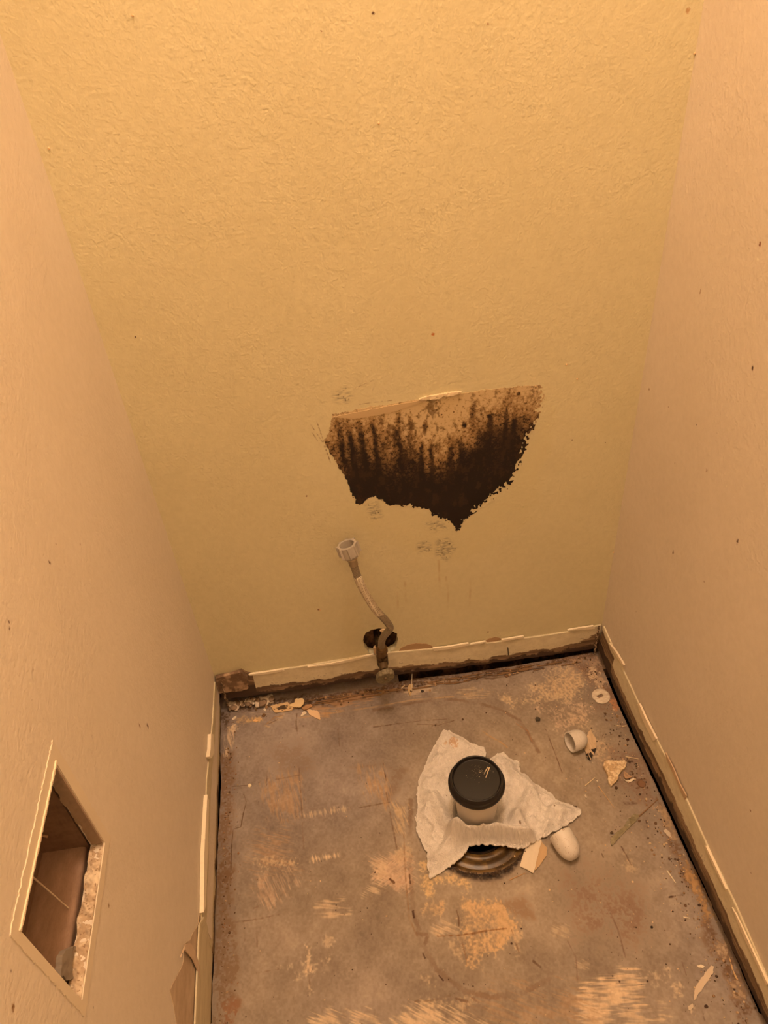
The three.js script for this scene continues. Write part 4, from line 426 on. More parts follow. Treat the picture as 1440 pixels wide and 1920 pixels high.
{
  const P2 = (q, z) => [q[0], q[1], z];
  const path = [P2([0.3161,0.1541], 0.045), P2([0.3152,0.1711], 0.046), P2([0.3192,0.1927], 0.05), P2([0.3269,0.2093], 0.054), P2([0.3328,0.2221], 0.056), P2([0.3271,0.241], 0.056), P2([0.313,0.2681], 0.054), P2([0.3032,0.2938], 0.052), P2([0.294,0.3221], 0.049), P2([0.2881,0.3491], 0.046), P2([0.2851,0.3684], 0.043), P2([0.2837,0.3795], 0.042)];
  const h = groupThing('supply_hose', 'bent braided steel water hose with plastic nut standing above valve', 'hose', [path[0][0], path[0][1], path[0][2]]);
  const o = path[0], rel = path.map(p => [p[0] - o[0], p[1] - o[1], p[2] - o[2]]);
  const braid = (f) => tex(256, 256, (u, v) => { const a = (u * 16 + v * 16) % 1, b = (u * 16 - v * 16 + 16) % 1, k = ((Math.floor(u * 16 + v * 16) + Math.floor(u * 16 - v * 16 + 16)) & 1); const s = k ? Math.sin(a * Math.PI) : Math.sin(b * Math.PI); return f(s); });
  const bm = rep(braid(s => [s * 255, s * 255, s * 255]), 1, 1), cm = braid(s => mix([96, 84, 68], [196, 182, 158], s)); bm.colorSpace = THREE.NoColorSpace; bm.repeat.set(6, 1); const cm2 = rep(cm, 6, 1);
  mesh('braided_hose', tube(rel, 0.0064, 140, 20), mat([255, 255, 255], 0.38, { metalness: 0.6, map: cm2, bumpMap: bm, bumpScale: 0.0008 }), h);
  const cr = mat([186, 168, 140], 0.3, { metalness: 0.6 });
  const end = new THREE.Vector3(...rel[rel.length - 1]), dir = end.clone().sub(new THREE.Vector3(...rel[rel.length - 2])).normalize();
  const orient = (g, pos, d) => { const q = new THREE.Quaternion().setFromUnitVectors(new THREE.Vector3(0, 1, 0), d); g.applyQuaternion(q); g.translate(pos.x, pos.y, pos.z); return g; };
  mesh('ferrule', orient(lathe([[0.0066, -0.008], [0.0078, -0.0075], [0.0078, 0.002], [0.0088, 0.0035], [0.0088, 0.006], [0.007, 0.008], [0.0064, 0.01], [0.0078, 0.0115], [0.0078, 0.014], [0.006, 0.016], [0, 0.016]], 24), end, dir), cr, h);
  const d0 = new THREE.Vector3(...rel[1]).normalize();
  mesh('ferrule', orient(lathe([[0.0094, -0.004], [0.0094, 0.0], [0.0082, 0.001], [0.0088, 0.0025], [0.0088, 0.004], [0.0078, 0.0052], [0.0082, 0.0066], [0.0082, 0.008], [0.0066, 0.01]], 24), new THREE.Vector3(0, 0, 0), d0), mat([134, 108, 74], 0.35, { metalness: 0.8 }), h);
  // ribbed plastic nut, hollow with a thread
  const nd = new THREE.Vector3(-0.2, 0.95, -0.2).normalize(), np = end.clone().addScaledVector(dir, 0.012);
  const s = new THREE.Shape(); const NR = 8; for (let i = 0; i < 160; i++) { const a = i / 160 * Math.PI * 2, k = Math.pow(Math.max(0, Math.cos(a * NR)), 10); const r = 0.0152 + 0.0028 * k; const x = r * Math.cos(a), y = r * Math.sin(a); i ? s.lineTo(x, y) : s.moveTo(x, y); } s.closePath();
  const hl = new THREE.Path(); hl.absarc(0, 0, 0.0124, 0, Math.PI * 2); s.holes.push(hl);
  const ng = new THREE.ExtrudeGeometry(s, { depth: 0.0185, bevelEnabled: true, bevelSize: 0.0007, bevelThickness: 0.0007, bevelSegments: 2, curveSegments: 40 }); ng.rotateX(-Math.PI / 2); ng.translate(0, 0.003, 0);
  const plast = mat([178, 168, 152], 0.5);
  const nut = mesh('plastic_nut', orient(mergeGeometries([ng.toNonIndexed ? (ng.index ? ng.toNonIndexed() : ng) : ng, lathe([[0.0, 0.004], [0.013, 0.004], [0.0148, 0.003], [0.0148, 0.0], [0.0125, -0.0025], [0.0, -0.003]], 40).toNonIndexed()]), np, nd), plast, h);
  for (let i = 0; i < 4; i++) { const t = new THREE.TorusGeometry(0.0122, 0.0007, 6, 40); t.rotateX(Math.PI / 2); t.translate(0, 0.008 + i * 0.0035, 0); mesh('thread', orient(t, np, nd), plast, nut); }
  mesh('gasket', orient(lathe([[0.004, 0.004], [0.004, 0.0075], [0.009, 0.0075], [0.0105, 0.0045], [0.0105, 0.004]], 30), np, nd), mat([176, 160, 134], 0.7), nut);
  // paper tag wrapped round the hose with a free flap
  const cv = new THREE.CatmullRomCurve3(rel.map(p => new THREE.Vector3(...p)), false, 'centripetal');
  const lab = tex(192, 384, (u, v) => { const ln = (u * 9) % 1, on = ln > 0.25 && ln < 0.8 && noise(v * 95, Math.floor(u * 9) * 7.7) > 0.5 && noise(u * 70, v * 120) > 0.36; const b = v > 0.95 ? [250, 240, 214] : mix([206, 190, 160], [232, 218, 190], fbm(u * 8, v * 8, 2)); return on ? [158, 138, 108] : b; });
  const pos = [], uv = [], idx = [], NS = 30, NA = 14; const t0 = 0.52, t1 = 0.82;
  for (let i = 0; i <= NS; i++) { const t = t0 + (t1 - t0) * i / NS, c = cv.getPoint(t), T = cv.getTangent(t), X = new THREE.Vector3(0, 0, 1).cross(T).normalize(), Z = T.clone().cross(X).normalize(); for (let k = 0; k <= NA + 5; k++) { let p; if (k <= NA) { const a = -2.4 + k / NA * 4.3 + i * 0.02; p = c.clone().addScaledVector(X, Math.cos(a) * 0.0073).addScaledVector(Z, Math.sin(a) * 0.0073); } else { const a = 1.9 + i * 0.02, w = (k - NA) * 0.0016 * (1.15 - i / NS * 0.75); p = c.clone().addScaledVector(X, Math.cos(a) * 0.0073 - Math.sin(a) * w * 0.9).addScaledVector(Z, Math.sin(a) * 0.0073 + Math.cos(a) * w * 0.4 + w * 0.5); } pos.push(p.x, p.y, p.z); uv.push(k / (NA + 5), i / NS); } }
  const m = NA + 6; for (let i = 0; i < NS; i++) for (let k = 0; k + 1 < m; k++) { const a = i * m + k; idx.push(a, a + m, a + 1, a + 1, a + m, a + m + 1); }
  const tg = new THREE.BufferGeometry(); tg.setAttribute('position', new THREE.Float32BufferAttribute(pos, 3)); tg.setAttribute('uv', new THREE.Float32BufferAttribute(uv, 2)); tg.setIndex(idx); tg.computeVertexNormals();
  const tag = mesh('paper_tag', tg, mat([255, 255, 255], 0.8, { map: lab }), h); tag.userData.label = 'printed paper tag wrapped around the hose';
}

// ---------- closet flange ----------
{
  const f = groupThing('toilet_flange', 'brown waxy toilet drain flange set in floor under white rag', 'flange', [FL[0], 0, FL[1]]);
  const wax = mat([255, 255, 255], 0.35, { map: rep(tex(256, 256, (u, v) => { const n = fbm(u * 26, v * 8, 4), k = noise(u * 120, v * 60); return mix([70, 52, 30], [126, 98, 56], sstep(0.3, 0.75, n * 0.85 + k * 0.2)); }), 1, 1) });
  mesh('flange_ring', lathe([[0.05, -0.03], [0.05, -0.012], [0.053, -0.009], [0.06, -0.008], [0.063, -0.011], [0.066, -0.0065], [0.0745, -0.005], [0.077, -0.009], [0.08, -0.006], [FLR - 0.002, -0.004], [FLR, -0.006], [FLR, -0.02]], 96), wax, f);
  mesh('drain_pipe', lathe([[0.0495, -0.014], [0.0495, -0.12], [0.046, -0.12], [0.046, -0.012], [0.0495, -0.012]], 48), mat([40, 28, 20], 0.6), f);
  const g = [], r = rng(77); for (let i = 0; i < 170; i++) { const a = 0.1 + r() * 3.0, rr = FLR + 0.001 + r() * r() * 0.008; const q = new THREE.IcosahedronGeometry(0.0006 + r() * r() * 0.0022, 0); q.scale(1.3, 0.6, 1); q.rotateY(r() * 6); q.translate(Math.cos(a) * rr, 0.0015 + r() * 0.0015, Math.sin(a) * rr); g.push(q); }
  const gr = mesh('grit', mergeGeometries(g), mat([74, 56, 40], 0.95), f); gr.userData.kind = 'stuff';
}

// ---------- rag ----------
const ragOut = [[0.4069,0.1291],[0.4254,0.1409],[0.4483,0.1632],[0.4718,0.1801],[0.4745,0.1883],[0.4704,0.1998],[0.4762,0.2069],[0.4814,0.2024],[0.4922,0.197],[0.5059,0.1964],[0.5139,0.2122],[0.5275,0.2168],[0.5236,0.2407],[0.5301,0.2462],[0.5429,0.2658],[0.553,0.2761],[0.5646,0.2894],[0.5679,0.3038],[0.5837,0.3107],[0.6057,0.3254],[0.6029,0.3316],[0.5779,0.3444],[0.5522,0.3542],[0.53,0.3619],[0.5234,0.3633],[0.5111,0.3675],[0.497,0.3739],[0.4802,0.3723],[0.4626,0.3647],[0.4394,0.359],[0.4202,0.3569],[0.4057,0.3557],[0.3989,0.3646],[0.3845,0.3745],[0.3683,0.3827],[0.35,0.3904],[0.3346,0.3962],[0.333,0.3887],[0.3358,0.36],[0.3364,0.3526],[0.3322,0.3418],[0.3264,0.3177],[0.3287,0.289],[0.3376,0.2742],[0.3356,0.2628],[0.3398,0.2382],[0.3518,0.2142],[0.3733,0.176],[0.3897,0.1541]];
{
  const ridges = [
    [[[0.3853,0.3363],[0.4033,0.3446],[0.4224,0.3466],[0.4469,0.347],[0.4705,0.3511],[0.4907,0.3584],[0.5014,0.364]], 0.034, 0.0105], [[[0.3639,0.2652],[0.3698,0.2882],[0.3755,0.3106],[0.3907,0.3341]], 0.015, 0.011], [[[0.5318,0.2572],[0.5262,0.2817],[0.5142,0.3016],[0.4866,0.3289]], 0.013, 0.009],
    [[[0.5557,0.3175],[0.5448,0.3369],[0.5248,0.3618]], 0.008, 0.006], [[[0.5637,0.2918],[0.5666,0.3075],[0.5642,0.3233]], 0.007, 0.008], [[[0.3476,0.2235],[0.364,0.2351],[0.3828,0.2327]], 0.007, 0.009], [[[0.3918,0.1576],[0.387,0.1968],[0.3785,0.2278]], 0.005, 0.008], [[[0.3909,0.2183],[0.4112,0.2101]], 0.006, 0.008],
    [[[0.3916,0.3414],[0.3771,0.3516],[0.3554,0.3628]], 0.008, 0.01], [[[0.3378,0.2808],[0.3567,0.303],[0.3708,0.3212]], 0.007, 0.008], [[[0.4951,0.3251],[0.503,0.3422],[0.5083,0.3585]], 0.012, 0.009], [[[0.4892,0.219],[0.5038,0.2246],[0.5145,0.2442]], 0.01, 0.01], [[[0.5306,0.2901],[0.532,0.3122],[0.5189,0.3313]], 0.006, 0.008], [[[0.3413,0.3459],[0.344,0.3712],[0.3382,0.3896]], 0.004, 0.007], [[[0.4161,0.2497],[0.404,0.27],[0.395,0.3012]], 0.01, 0.008], [[[0.5711,0.318],[0.5896,0.3239]], 0.004, 0.008]];
  const edgeN = (x, z) => (noise(x * 260, z * 260) - 0.5) * 0.0034 + (noise(x * 900, z * 900) - 0.5) * 0.0022;
  const sd0 = (x, z) => polySD(ragOut, x, z) + edgeN(x, z);
  const H = (x, z) => {
    const s = polySD(ragOut, x, z); let h = 0; for (const [p, a, w] of ridges) { const d = lineD(p, x, z); if (d < w * 3) h += a * Math.exp(-(d * d) / (w * w)) * 1.1; }
    h += 0.006 * fbm(x * 36, z * 36, 3) + 0.0035 * Math.abs(noise((x + z) * 70, (x - z) * 34) - 0.5) + 0.0022 * fbm(x * 160 + 5, z * 160, 2);
    h += 0.0075 * Math.pow(1 - Math.abs(2 * fbm(x * 22 + z * 9, z * 20 - x * 6, 2) - 1), 5) + 0.004 * Math.pow(1 - Math.abs(2 * noise(x * 62 - z * 30, z * 58 + x * 22) - 1), 4);
    h *= 0.35 + 0.65 * sstep(0, 0.016, s);
    const rc = Math.hypot(x - CUP[0], z - CUP[1]); h *= sstep(0.031, 0.043, rc);
    return 0.0032 + h;
  };
  const bb = bbox(ragOut, 0.006);
  const ragTex = tex(512, 512, (u, v) => { const x = bb[0] + (bb[1] - bb[0]) * u, z = bb[2] + (bb[3] - bb[2]) * v; const n = fbm(x * 400, z * 400, 2) - 0.5, m = fbm(x * 30, z * 30, 2) - 0.5; let c = [236 + n * 22 + m * 8, 228 + n * 22 + m * 10, 218 + n * 24 + m * 12]; const st = [[[0.4207,0.1634], 0.01, [206, 160, 116], 0.6], [[0.4059,0.1622], 0.004, [214, 176, 136], 0.5], [[0.5066,0.2233], 0.0022, [110, 100, 92], 0.9], [[0.5034,0.2168], 0.0016, [130, 116, 104], 0.8], [[0.5189,0.2344], 0.0018, [150, 132, 116], 0.7], [[0.5588,0.3176], 0.0022, [150, 130, 110], 0.8], [[0.3868,0.2654], 0.0016, [90, 74, 60], 0.8], [[0.3938,0.2666], 0.001, [90, 74, 60], 0.8], [[0.4951,0.3385], 0.0025, [140, 118, 96], 0.8], [[0.3667,0.2826], 0.001, [120, 100, 84], 0.7]]; for (const [p, r, col, s] of st) { const d = Math.hypot(x - p[0], z - p[1]) + n * r * 1.2 + m * r; c = mix(c, col, s * sstep(r, r * 0.5, d)); } return c; });
  const terry = tex(256, 256, (u, v) => { const k = fbm(u * 64, v * 64, 2, 64) * 255; return [k, k, k]; }, false);
  const g = slab(sd0, bb, 0.0019, (x, z) => [x, H(x, z), z], (x, z) => { const h = H(x, z); return [x, Math.max(h - 0.0026, 0.0006), z]; }, (x, z) => [(x - bb[0]) / (bb[1] - bb[0]), (z - bb[2]) / (bb[3] - bb[2])], true);
  thing('cotton_rag', g, mat([255, 255, 255], 0.95, { map: ragTex, bumpMap: rep(terry, 4, 4), bumpScale: 0.0014 }), 'crumpled white cotton rag spread over drain and around paper cup', 'rag');
}

// ---------- cup ----------
{
  const c = groupThing('paper_cup', 'white paper coffee cup with black lid standing on rag', 'cup', [CUP[0], 0.0046, CUP[1]]);
  mesh('cup_body', lathe([[0, 0.004], [0.0292, 0.004], [0.0296, 0], [0.0308, 0], [0.0312, 0.003], [0.0405, 0.0975], [0.0, 0.0978]], 64), mat([232, 222, 208], 0.55), c);
  mesh('cup_seam', rod([-0.0306, 0.003, 0.0062], [-0.0398, 0.094, 0.008], 0.0008, 0.0008, 6, 0.5), mat([218, 204, 186], 0.6), c);
  const lid = mesh('lid', lathe([[0.0418, 0.0905], [0.0446, 0.0905], [0.0455, 0.0925], [0.0458, 0.0965], [0.0448, 0.0995], [0.0432, 0.1005], [0.0422, 0.102], [0.0415, 0.1075], [0.0408, 0.1095], [0.0394, 0.1098], [0.0384, 0.1088], [0.0376, 0.1045], [0.036, 0.1035], [0.031, 0.1045], [0.0, 0.1045]], 96), mat([30, 27, 24], 0.42), c); lid.userData.label = 'black plastic lid with raised rim';
  mesh('vent_dimple', new THREE.CylinderGeometry(0.0012, 0.0012, 0.0006, 12).translate(-0.012, 0.1048, -0.02), mat([12, 11, 10], 0.5), lid);
}
const LIDY = 0.0046 + 0.1045;
const straw = mat([226, 204, 164], 0.7), cream = mat([240, 226, 200], 0.65), grey = mat([208, 192, 170], 0.8);
function splinter(a, b, w, m, label, ya = 0, yb = 0, cat = 'splinter', name = 'wood_splinter') { const g = rod([a[0], ya + w * 0.35, a[1]], [b[0], yb + w * 0.35, b[1]], w * 0.5, w * 0.28, 5, 0.6); return thing(name, g, m, label, cat); }
splinter([0.4558,0.2833], [0.4457,0.3003], 0.0022, straw, 'longer pale wood splinter lying on the black cup lid', LIDY + 0.0002, LIDY + 0.0002);
splinter([0.453,0.2828], [0.4458,0.2915], 0.0018, straw, 'shorter pale wood splinter on the cup lid, beside the longer one', LIDY + 0.0002, LIDY + 0.0002);
{ const g = [], r = rng(12); for (let i = 0; i < 80; i++) { const q = new THREE.IcosahedronGeometry(0.00018 + r() * r() * 0.0005, 0); const a = r() * 6.283, k = Math.pow(r(), 1.4); q.translate(CUP[0] + 0.008 + Math.cos(a) * k * 0.024, LIDY + 0.0003, CUP[1] - 0.012 + Math.sin(a) * k * 0.02); g.push(q); } const o = thing('sawdust', mergeGeometries(g), straw, 'pale sawdust sprinkled on the black cup lid', 'sawdust'); o.userData.kind = 'stuff'; }

// ---------- bolt caps ----------
const capPlastic = mat([255, 255, 255], 0.45, { map: tex(256, 256, (u, v) => noise(u * 90, v * 90) > 0.9 ? [176, 146, 116] : mix([222, 212, 198], [238, 230, 218], fbm(u * 12, v * 12, 2))) });
function cap(label, from, to, R, L) {
  const p = []; const dome = 0.5; p.push([R * 0.9, 0.0004], [R, 0.0], [R * 1.0, 0.001]); for (let i = 0; i <= 16; i++) { const t = i / 16, y = L * (0.25 + 0.75 * t), r = R * Math.pow(1 - Math.pow(t, 2.8), dome) * (1 - 0.03 * t) ; p.push([Math.max(r, 1e-4), y]); }
  for (let i = 16; i >= 0; i--) { const t = i / 16, y = (L - 0.0015) * (0.25 + 0.75 * t), r = (R - 0.0015) * Math.pow(1 - Math.pow(t, 2.8), dome) * (1 - 0.03 * t); p.push([Math.max(r, 1e-4), y]); } p.push([R * 0.9, 0.0004]);
  const g = lathe(p, 48); const d = new THREE.Vector3(to[0] - from[0], -0.1 * L * 0 , to[1] - from[1]).normalize(); d.y = -0.12; d.normalize();
  g.applyQuaternion(new THREE.Quaternion().setFromUnitVectors(new THREE.Vector3(0, 1, 0), d)); g.computeBoundingBox(); g.translate(from[0], 0.0008 - g.boundingBox.min.y, from[1]);
  return thing('bolt_cap', g, capPlastic, label, 'bolt cap');
}
cap('white plastic bolt cap tipped over showing its open end', [0.6216,0.2066], [0.6557,0.1984], 0.0185, 0.034);
cap('white plastic bolt cap lying closed end forward beside rag tip', [0.5536,0.3674], [0.5619,0.3992], 0.0192, 0.044);
{ // washer disc with square hole and a bitten edge
  const ctr = [0.7155,0.1092], R = 0.0168, hole = [[0.707,0.1076],[0.7188,0.1044],[0.7207,0.1102],[0.7092,0.1141]];
  const sd = (x, z) => Math.min(R - Math.hypot(x - ctr[0], z - ctr[1]), -polySD(hole, x, z), Math.hypot(x - ctr[0] + R * 1.02, z - ctr[1] - R * 0.55) - 0.0042);
  thing('cap_base', slab(sd, [ctr[0] - 0.02, ctr[0] + 0.02, ctr[1] - 0.02, ctr[1] + 0.02], 0.0006, (x, z) => { const d = R - Math.hypot(x - ctr[0], z - ctr[1]); return [x, 0.0032 - 0.0008 * sstep(0.0025, 0, d), z]; }, (x, z) => [x, 0.0008, z], (x, z) => [x * 20, z * 20], true), mat([255, 255, 255], 0.6, { map: rep(tex(128, 128, (u, v) => mix([206, 186, 158], [236, 224, 204], clamp(fbm(u * 9, v * 30, 3) * 1.3 - 0.1))), 1, 1) }), 'round white plastic disc with square hole near right skirting', 'disc');
}

// ---------- flakes, chips and scraps ----------
function flake(name, p, o, label, cat) {
  const bb = bbox(p, 0.003), cx = (bb[0] + bb[1]) / 2, cz = (bb[2] + bb[3]) / 2, c = Math.cos(o.dir || 0), s = Math.sin(o.dir || 0), cu = o.curl || 0, nz = o.rough || 0.0006, y0 = o.y || 0.0004, th = o.th || 0.0009;
  const T = (x, z) => { const d = (x - cx) * c + (z - cz) * s; return y0 + th + cu * d * d + (o.tilt || 0) * Math.max(0, d + 0.01) + nz * fbm(x * 250, z * 250, 2) + (o.fold ? o.fold * Math.abs(noise(d * 90, 3) - 0.5) : 0); };
  const g = slab((x, z) => polySD(p, x, z) + (noise(x * 500, z * 500) - 0.5) * (o.edge || 0.0012), bb, o.cell || 0.001, (x, z) => [x, T(x, z), z], (x, z) => [x, Math.max(y0, T(x, z) - th - nz * 0.3), z], (x, z) => [(x - bb[0]) / (bb[1] - bb[0]), (z - bb[2]) / (bb[3] - bb[2])], true);
  return thing(name, g, o.m || cream, label, cat);
}
const plasterM = mat([255, 255, 255], 0.95, { map: tex(128, 128, (u, v) => mix([202, 172, 132], [236, 214, 176], sstep(0.3, 0.65, fbm(u * 14, v * 14, 3)))) });
const caulkM = mat([255, 255, 255], 0.8, { map: tex(128, 128, (u, v) => { const n = fbm(u * 10, v * 5, 3); let c = mix([190, 160, 124], [232, 208, 172], n); return v > 0.62 && fbm(u * 12 + 3, v * 9, 2) > 0.52 ? [44, 34, 28] : c; }) });
const chipM = mat([255, 255, 255], 0.8, { map: tex(128, 128, (u, v) => { const n = fbm(u * 8, v * 8, 3), d = Math.hypot(u - 0.5, (v - 0.5) * 0.8); let c = mix([214, 178, 126], [240, 214, 170], n); return d < 0.18 + 0.2 * (noise(u * 14, v * 14) - 0.5) ? mix(c, [70, 52, 36], 0.85) : c; }) });
flake('caulk_peel', [[0.6552,0.1955],[0.6666,0.1812],[0.6712,0.1791],[0.6712,0.1866],[0.6739,0.1974],[0.6703,0.2113],[0.6653,0.2219],[0.6556,0.2315],[0.6495,0.2383],[0.6461,0.2298],[0.648,0.213]], { m: caulkM, curl: 14, fold: 0.006, th: 0.002 }, 'peeled caulk piece with mould-black tip against the tipped bolt cap', 'caulk');
flake('plaster_chunk', [[0.6666,0.2544],[0.6735,0.2459],[0.6796,0.2445],[0.6927,0.2481],[0.7074,0.2502],[0.7095,0.2548],[0.7044,0.2624],[0.6966,0.2671],[0.6867,0.276],[0.6837,0.2826],[0.6813,0.2845],[0.6742,0.2891],[0.6675,0.2926],[0.6652,0.284],[0.6689,0.274],[0.6688,0.2621]], { m: plasterM, th: 0.0045, rough: 0.005 }, 'flat tan lump of textured plaster near right skirting', 'plaster');
flake('paint_chip', [[0.6935,0.2838],[0.6993,0.2856],[0.7076,0.2839],[0.7129,0.2837],[0.7101,0.2873],[0.7026,0.2886],[0.6955,0.2871]], { m: cream, curl: 40, th: 0.0012 }, 'cream crescent chip right of the tan plaster lump', 'chip');
flake('paint_chip', [[0.6997,0.2676],[0.7039,0.2708],[0.7075,0.2786],[0.7097,0.2814],[0.7052,0.2817],[0.6972,0.2827],[0.6958,0.2777]], { m: mat([184, 150, 116], 0.8), th: 0.0015, rough: 0.003 }, 'thin brown curl between plaster lump and crescent chip', 'chip');
{ const m = new THREE.MeshPhysicalMaterial({ color: hex(172, 166, 146), roughness: 0.2, clearcoat: 0.6, side: THREE.DoubleSide, map: tex(128, 128, (u, v) => mix([176, 166, 146], [244, 236, 214], fbm(u * 10, v * 16, 3))) }); flake('plastic_strip', [[0.6343,0.3805],[0.6466,0.3721],[0.663,0.3643],[0.6717,0.3551],[0.6868,0.3457],[0.6942,0.3481],[0.6936,0.3524],[0.6873,0.3578],[0.6686,0.3685],[0.6525,0.3784],[0.6332,0.3917],[0.6324,0.3885]], { m, fold: 0.003, th: 0.0012, rough: 0.0012 }, 'shiny grey-green plastic strip lying on floor near right skirting', 'strip'); }
splinter([0.6947,0.3509], [0.7365,0.3272], 0.0026, mat([150, 116, 84], 0.8), 'brown stick running from the grey strip to the right skirting', 0.0006, 0.0012);
splinter([0.6479,0.2856], [0.6602,0.3283], 0.0016, mat([206, 168, 124], 0.7), 'long thin pale straw left of the grey strip', 0.0003, 0.0003);
splinter([0.626,0.2817], [0.6485,0.2694], 0.0024, straw, 'stubby straw-coloured splinter beside the long thin straw', 0.0003, 0.0006);
splinter([0.7134,0.2402], [0.734,0.2488], 0.0024, straw, 'pale splinter above the tan plaster lump beside skirting', 0.0008, 0.0008);
splinter([0.6933,0.2464], [0.7191,0.2486], 0.0018, mat([170, 140, 112], 0.7), 'grey nail-like sliver along the top of the plaster lump', 0.0046, 0.003);
splinter([0.703,0.4435], [0.7083,0.4638], 0.003, cream, 'cream wood splinter on bare floor below the grey strip', 0.0003, 0.0003);
splinter([0.6985,0.5138], [0.707,0.5169], 0.0024, cream, 'tiny cream splinter midway down the right skirting', 0.0003, 0.0003);
splinter([0.7214,0.1764], [0.7292,0.179], 0.003, straw, 'left one of two tan slivers below the white disc', 0.0005, 0.0005);
splinter([0.7304,0.1798], [0.7387,0.1797], 0.003, straw, 'right one of two tan slivers below the white disc', 0.0005, 0.0005);
splinter([0.4576,0.417], [0.4845,0.4106], 0.0018, mat([196, 152, 104], 0.8), 'thin tan straw on floor in front of the paper scrap', 0.0003, 0.0003);
splinter([0.3643,0.0308], [0.3695,0.0137], 0.0016, cream, 'pale sliver standing upright beside back skirting', 0.002, 0.032);
flake('paint_chip', [[0.3589,0.0182],[0.3645,0.0124],[0.3696,0.0157],[0.3665,0.0289],[0.3596,0.0423],[0.3571,0.0294]], { m: mat([206, 176, 128], 0.7), curl: 60, th: 0.0012 }, 'small tan chip at foot of the upright sliver', 'chip');
splinter([0.3454,0.0203], [0.3539,0.0138], 0.003, straw, 'short pale splinter left of the upright sliver', 0.001, 0.001);
flake('paint_chip', [[0.6666,0.6199],[0.673,0.6081],[0.6829,0.6004],[0.6985,0.5896],[0.7088,0.5836],[0.712,0.5851],[0.7062,0.5937],[0.6902,0.6053],[0.6748,0.6158],[0.6657,0.623]], { m: mat([222, 202, 176], 0.8), curl: 3, th: 0.001 }, 'long pointed beige paint flake near bottom right', 'chip');
flake('paint_chip', [[0.6888,0.5804],[0.6955,0.5799],[0.6994,0.5831],[0.6956,0.5844],[0.6898,0.5829]], { m: cream, th: 0.0014 }, 'small cream chip above the long pointed flake', 'chip');
flake('paint_chip', [[0.6551,0.6271],[0.6624,0.6247],[0.6628,0.6284],[0.6567,0.6328],[0.6542,0.6315]], { m: grey, th: 0.001 }, 'ragged pale crumb below the long pointed flake', 'chip');
flake('paint_chip', [[0.7226,0.382],[0.7284,0.378],[0.7322,0.3862],[0.7312,0.3959],[0.7269,0.3902]], { m: grey, th: 0.0014, curl: 30 }, 'curled grey-beige chip against right skirting beside the grey strip', 'chip');
flake('paint_chip', [[0.7389,0.5749],[0.7391,0.5789],[0.7372,0.5959],[0.7379,0.6073],[0.7354,0.606],[0.735,0.5917]], { m: mat([214, 176, 128], 0.8), th: 0.0012 }, 'narrow tan flake tucked along right skirting near bottom', 'chip');
flake('paint_chip', [[0.0892,0.0144],[0.1058,0.0122],[0.124,0.0121],[0.1247,0.0168],[0.1296,0.023],[0.1337,0.0286],[0.1292,0.0327],[0.0982,0.0323],[0.0933,0.0246]], { m: chipM, th: 0.0012, rough: 0.002, y: 0.001 }, 'tan paint chip with dark hole in it at back skirting', 'chip');
flake('paint_chip', [[0.1236,0.0209],[0.1368,0.017],[0.1386,0.0089],[0.1528,0.0115],[0.1559,0.0174],[0.1537,0.0255],[0.1473,0.0316],[0.1329,0.0264]], { m: mat([240, 212, 160], 0.75), th: 0.0012, tilt: 0.12, y: 0.0035 }, 'cream pointed chip overlapping the chip with a hole', 'chip');
flake('paint_chip', [[0.159,0.0389],[0.1643,0.0368],[0.1786,0.042],[0.1831,0.0507],[0.1832,0.0609],[0.1841,0.0655],[0.1757,0.0585],[0.1627,0.0479]], { m: mat([240, 208, 166], 0.75), curl: 18, th: 0.0014 }, 'curled cream flake in front of the back skirting chips', 'chip');
flake('paint_chip', [[0.1452,0.0497],[0.1503,0.0404],[0.1547,0.0381],[0.1578,0.0439],[0.1507,0.0483]], { m: cream, curl: 30, th: 0.001 }, 'small pointed flake joined left of the curled cream flake', 'chip');
flake('paint_chip', [[0.1499,0.0321],[0.1572,0.0261],[0.1676,0.026],[0.1707,0.0307],[0.16,0.036],[0.1531,0.0372]], { m: mat([190, 148, 104], 0.8), th: 0.002, rough: 0.004 }, 'brown rumpled chip behind the curled cream flake', 'chip');
flake('paint_chip', [[0.0146,0.0295],[0.0185,0.0261],[0.0231,0.0229],[0.0231,0.028],[0.0194,0.0325],[0.0157,0.033]], { m: cream, th: 0.0012 }, 'white sliver chip in the back left floor corner', 'chip');
flake('paint_chip', [[0.0753,0.0191],[0.0788,0.017],[0.0806,0.0211],[0.0795,0.0247],[0.0769,0.023]], { m: mat([250, 236, 214], 0.7), th: 0.0014 }, 'tiny bright white chip left of the chip with a hole', 'chip');
flake('paint_chip', [[0.0553,0.0412],[0.0596,0.0379],[0.0646,0.0439],[0.0629,0.0456],[0.0561,0.0438]], { m: mat([240, 200, 140], 0.75), th: 0.0012 }, 'small yellow chip on tan smear by back left corner', 'chip');
flake('paint_chip', [[0.045,0.1762],[0.0486,0.1747],[0.0517,0.178],[0.0483,0.1817],[0.0455,0.1806]], { m: mat([244, 230, 196], 0.7), th: 0.0012 }, 'lone white chip on open floor near left skirting', 'chip');
flake('paint_chip', [[0.6187,0.2984],[0.6216,0.2977],[0.6222,0.303],[0.6196,0.3037]], { m: grey, th: 0.001 }, 'small square beige chip left of the long thin straw', 'chip');
flake('paint_chip', [[0.6479,0.2762],[0.6499,0.2752],[0.6508,0.2773],[0.6489,0.2788]], { m: cream, th: 0.0012 }, 'tiny round cream crumb at the top of the long straw', 'chip');
const paper = mat([236, 220, 194], 0.85);
const ps = groupThing('paper_scrap', 'folded torn white paper scrap sticking out below the rag', 'paper', [0, 0, 0]);
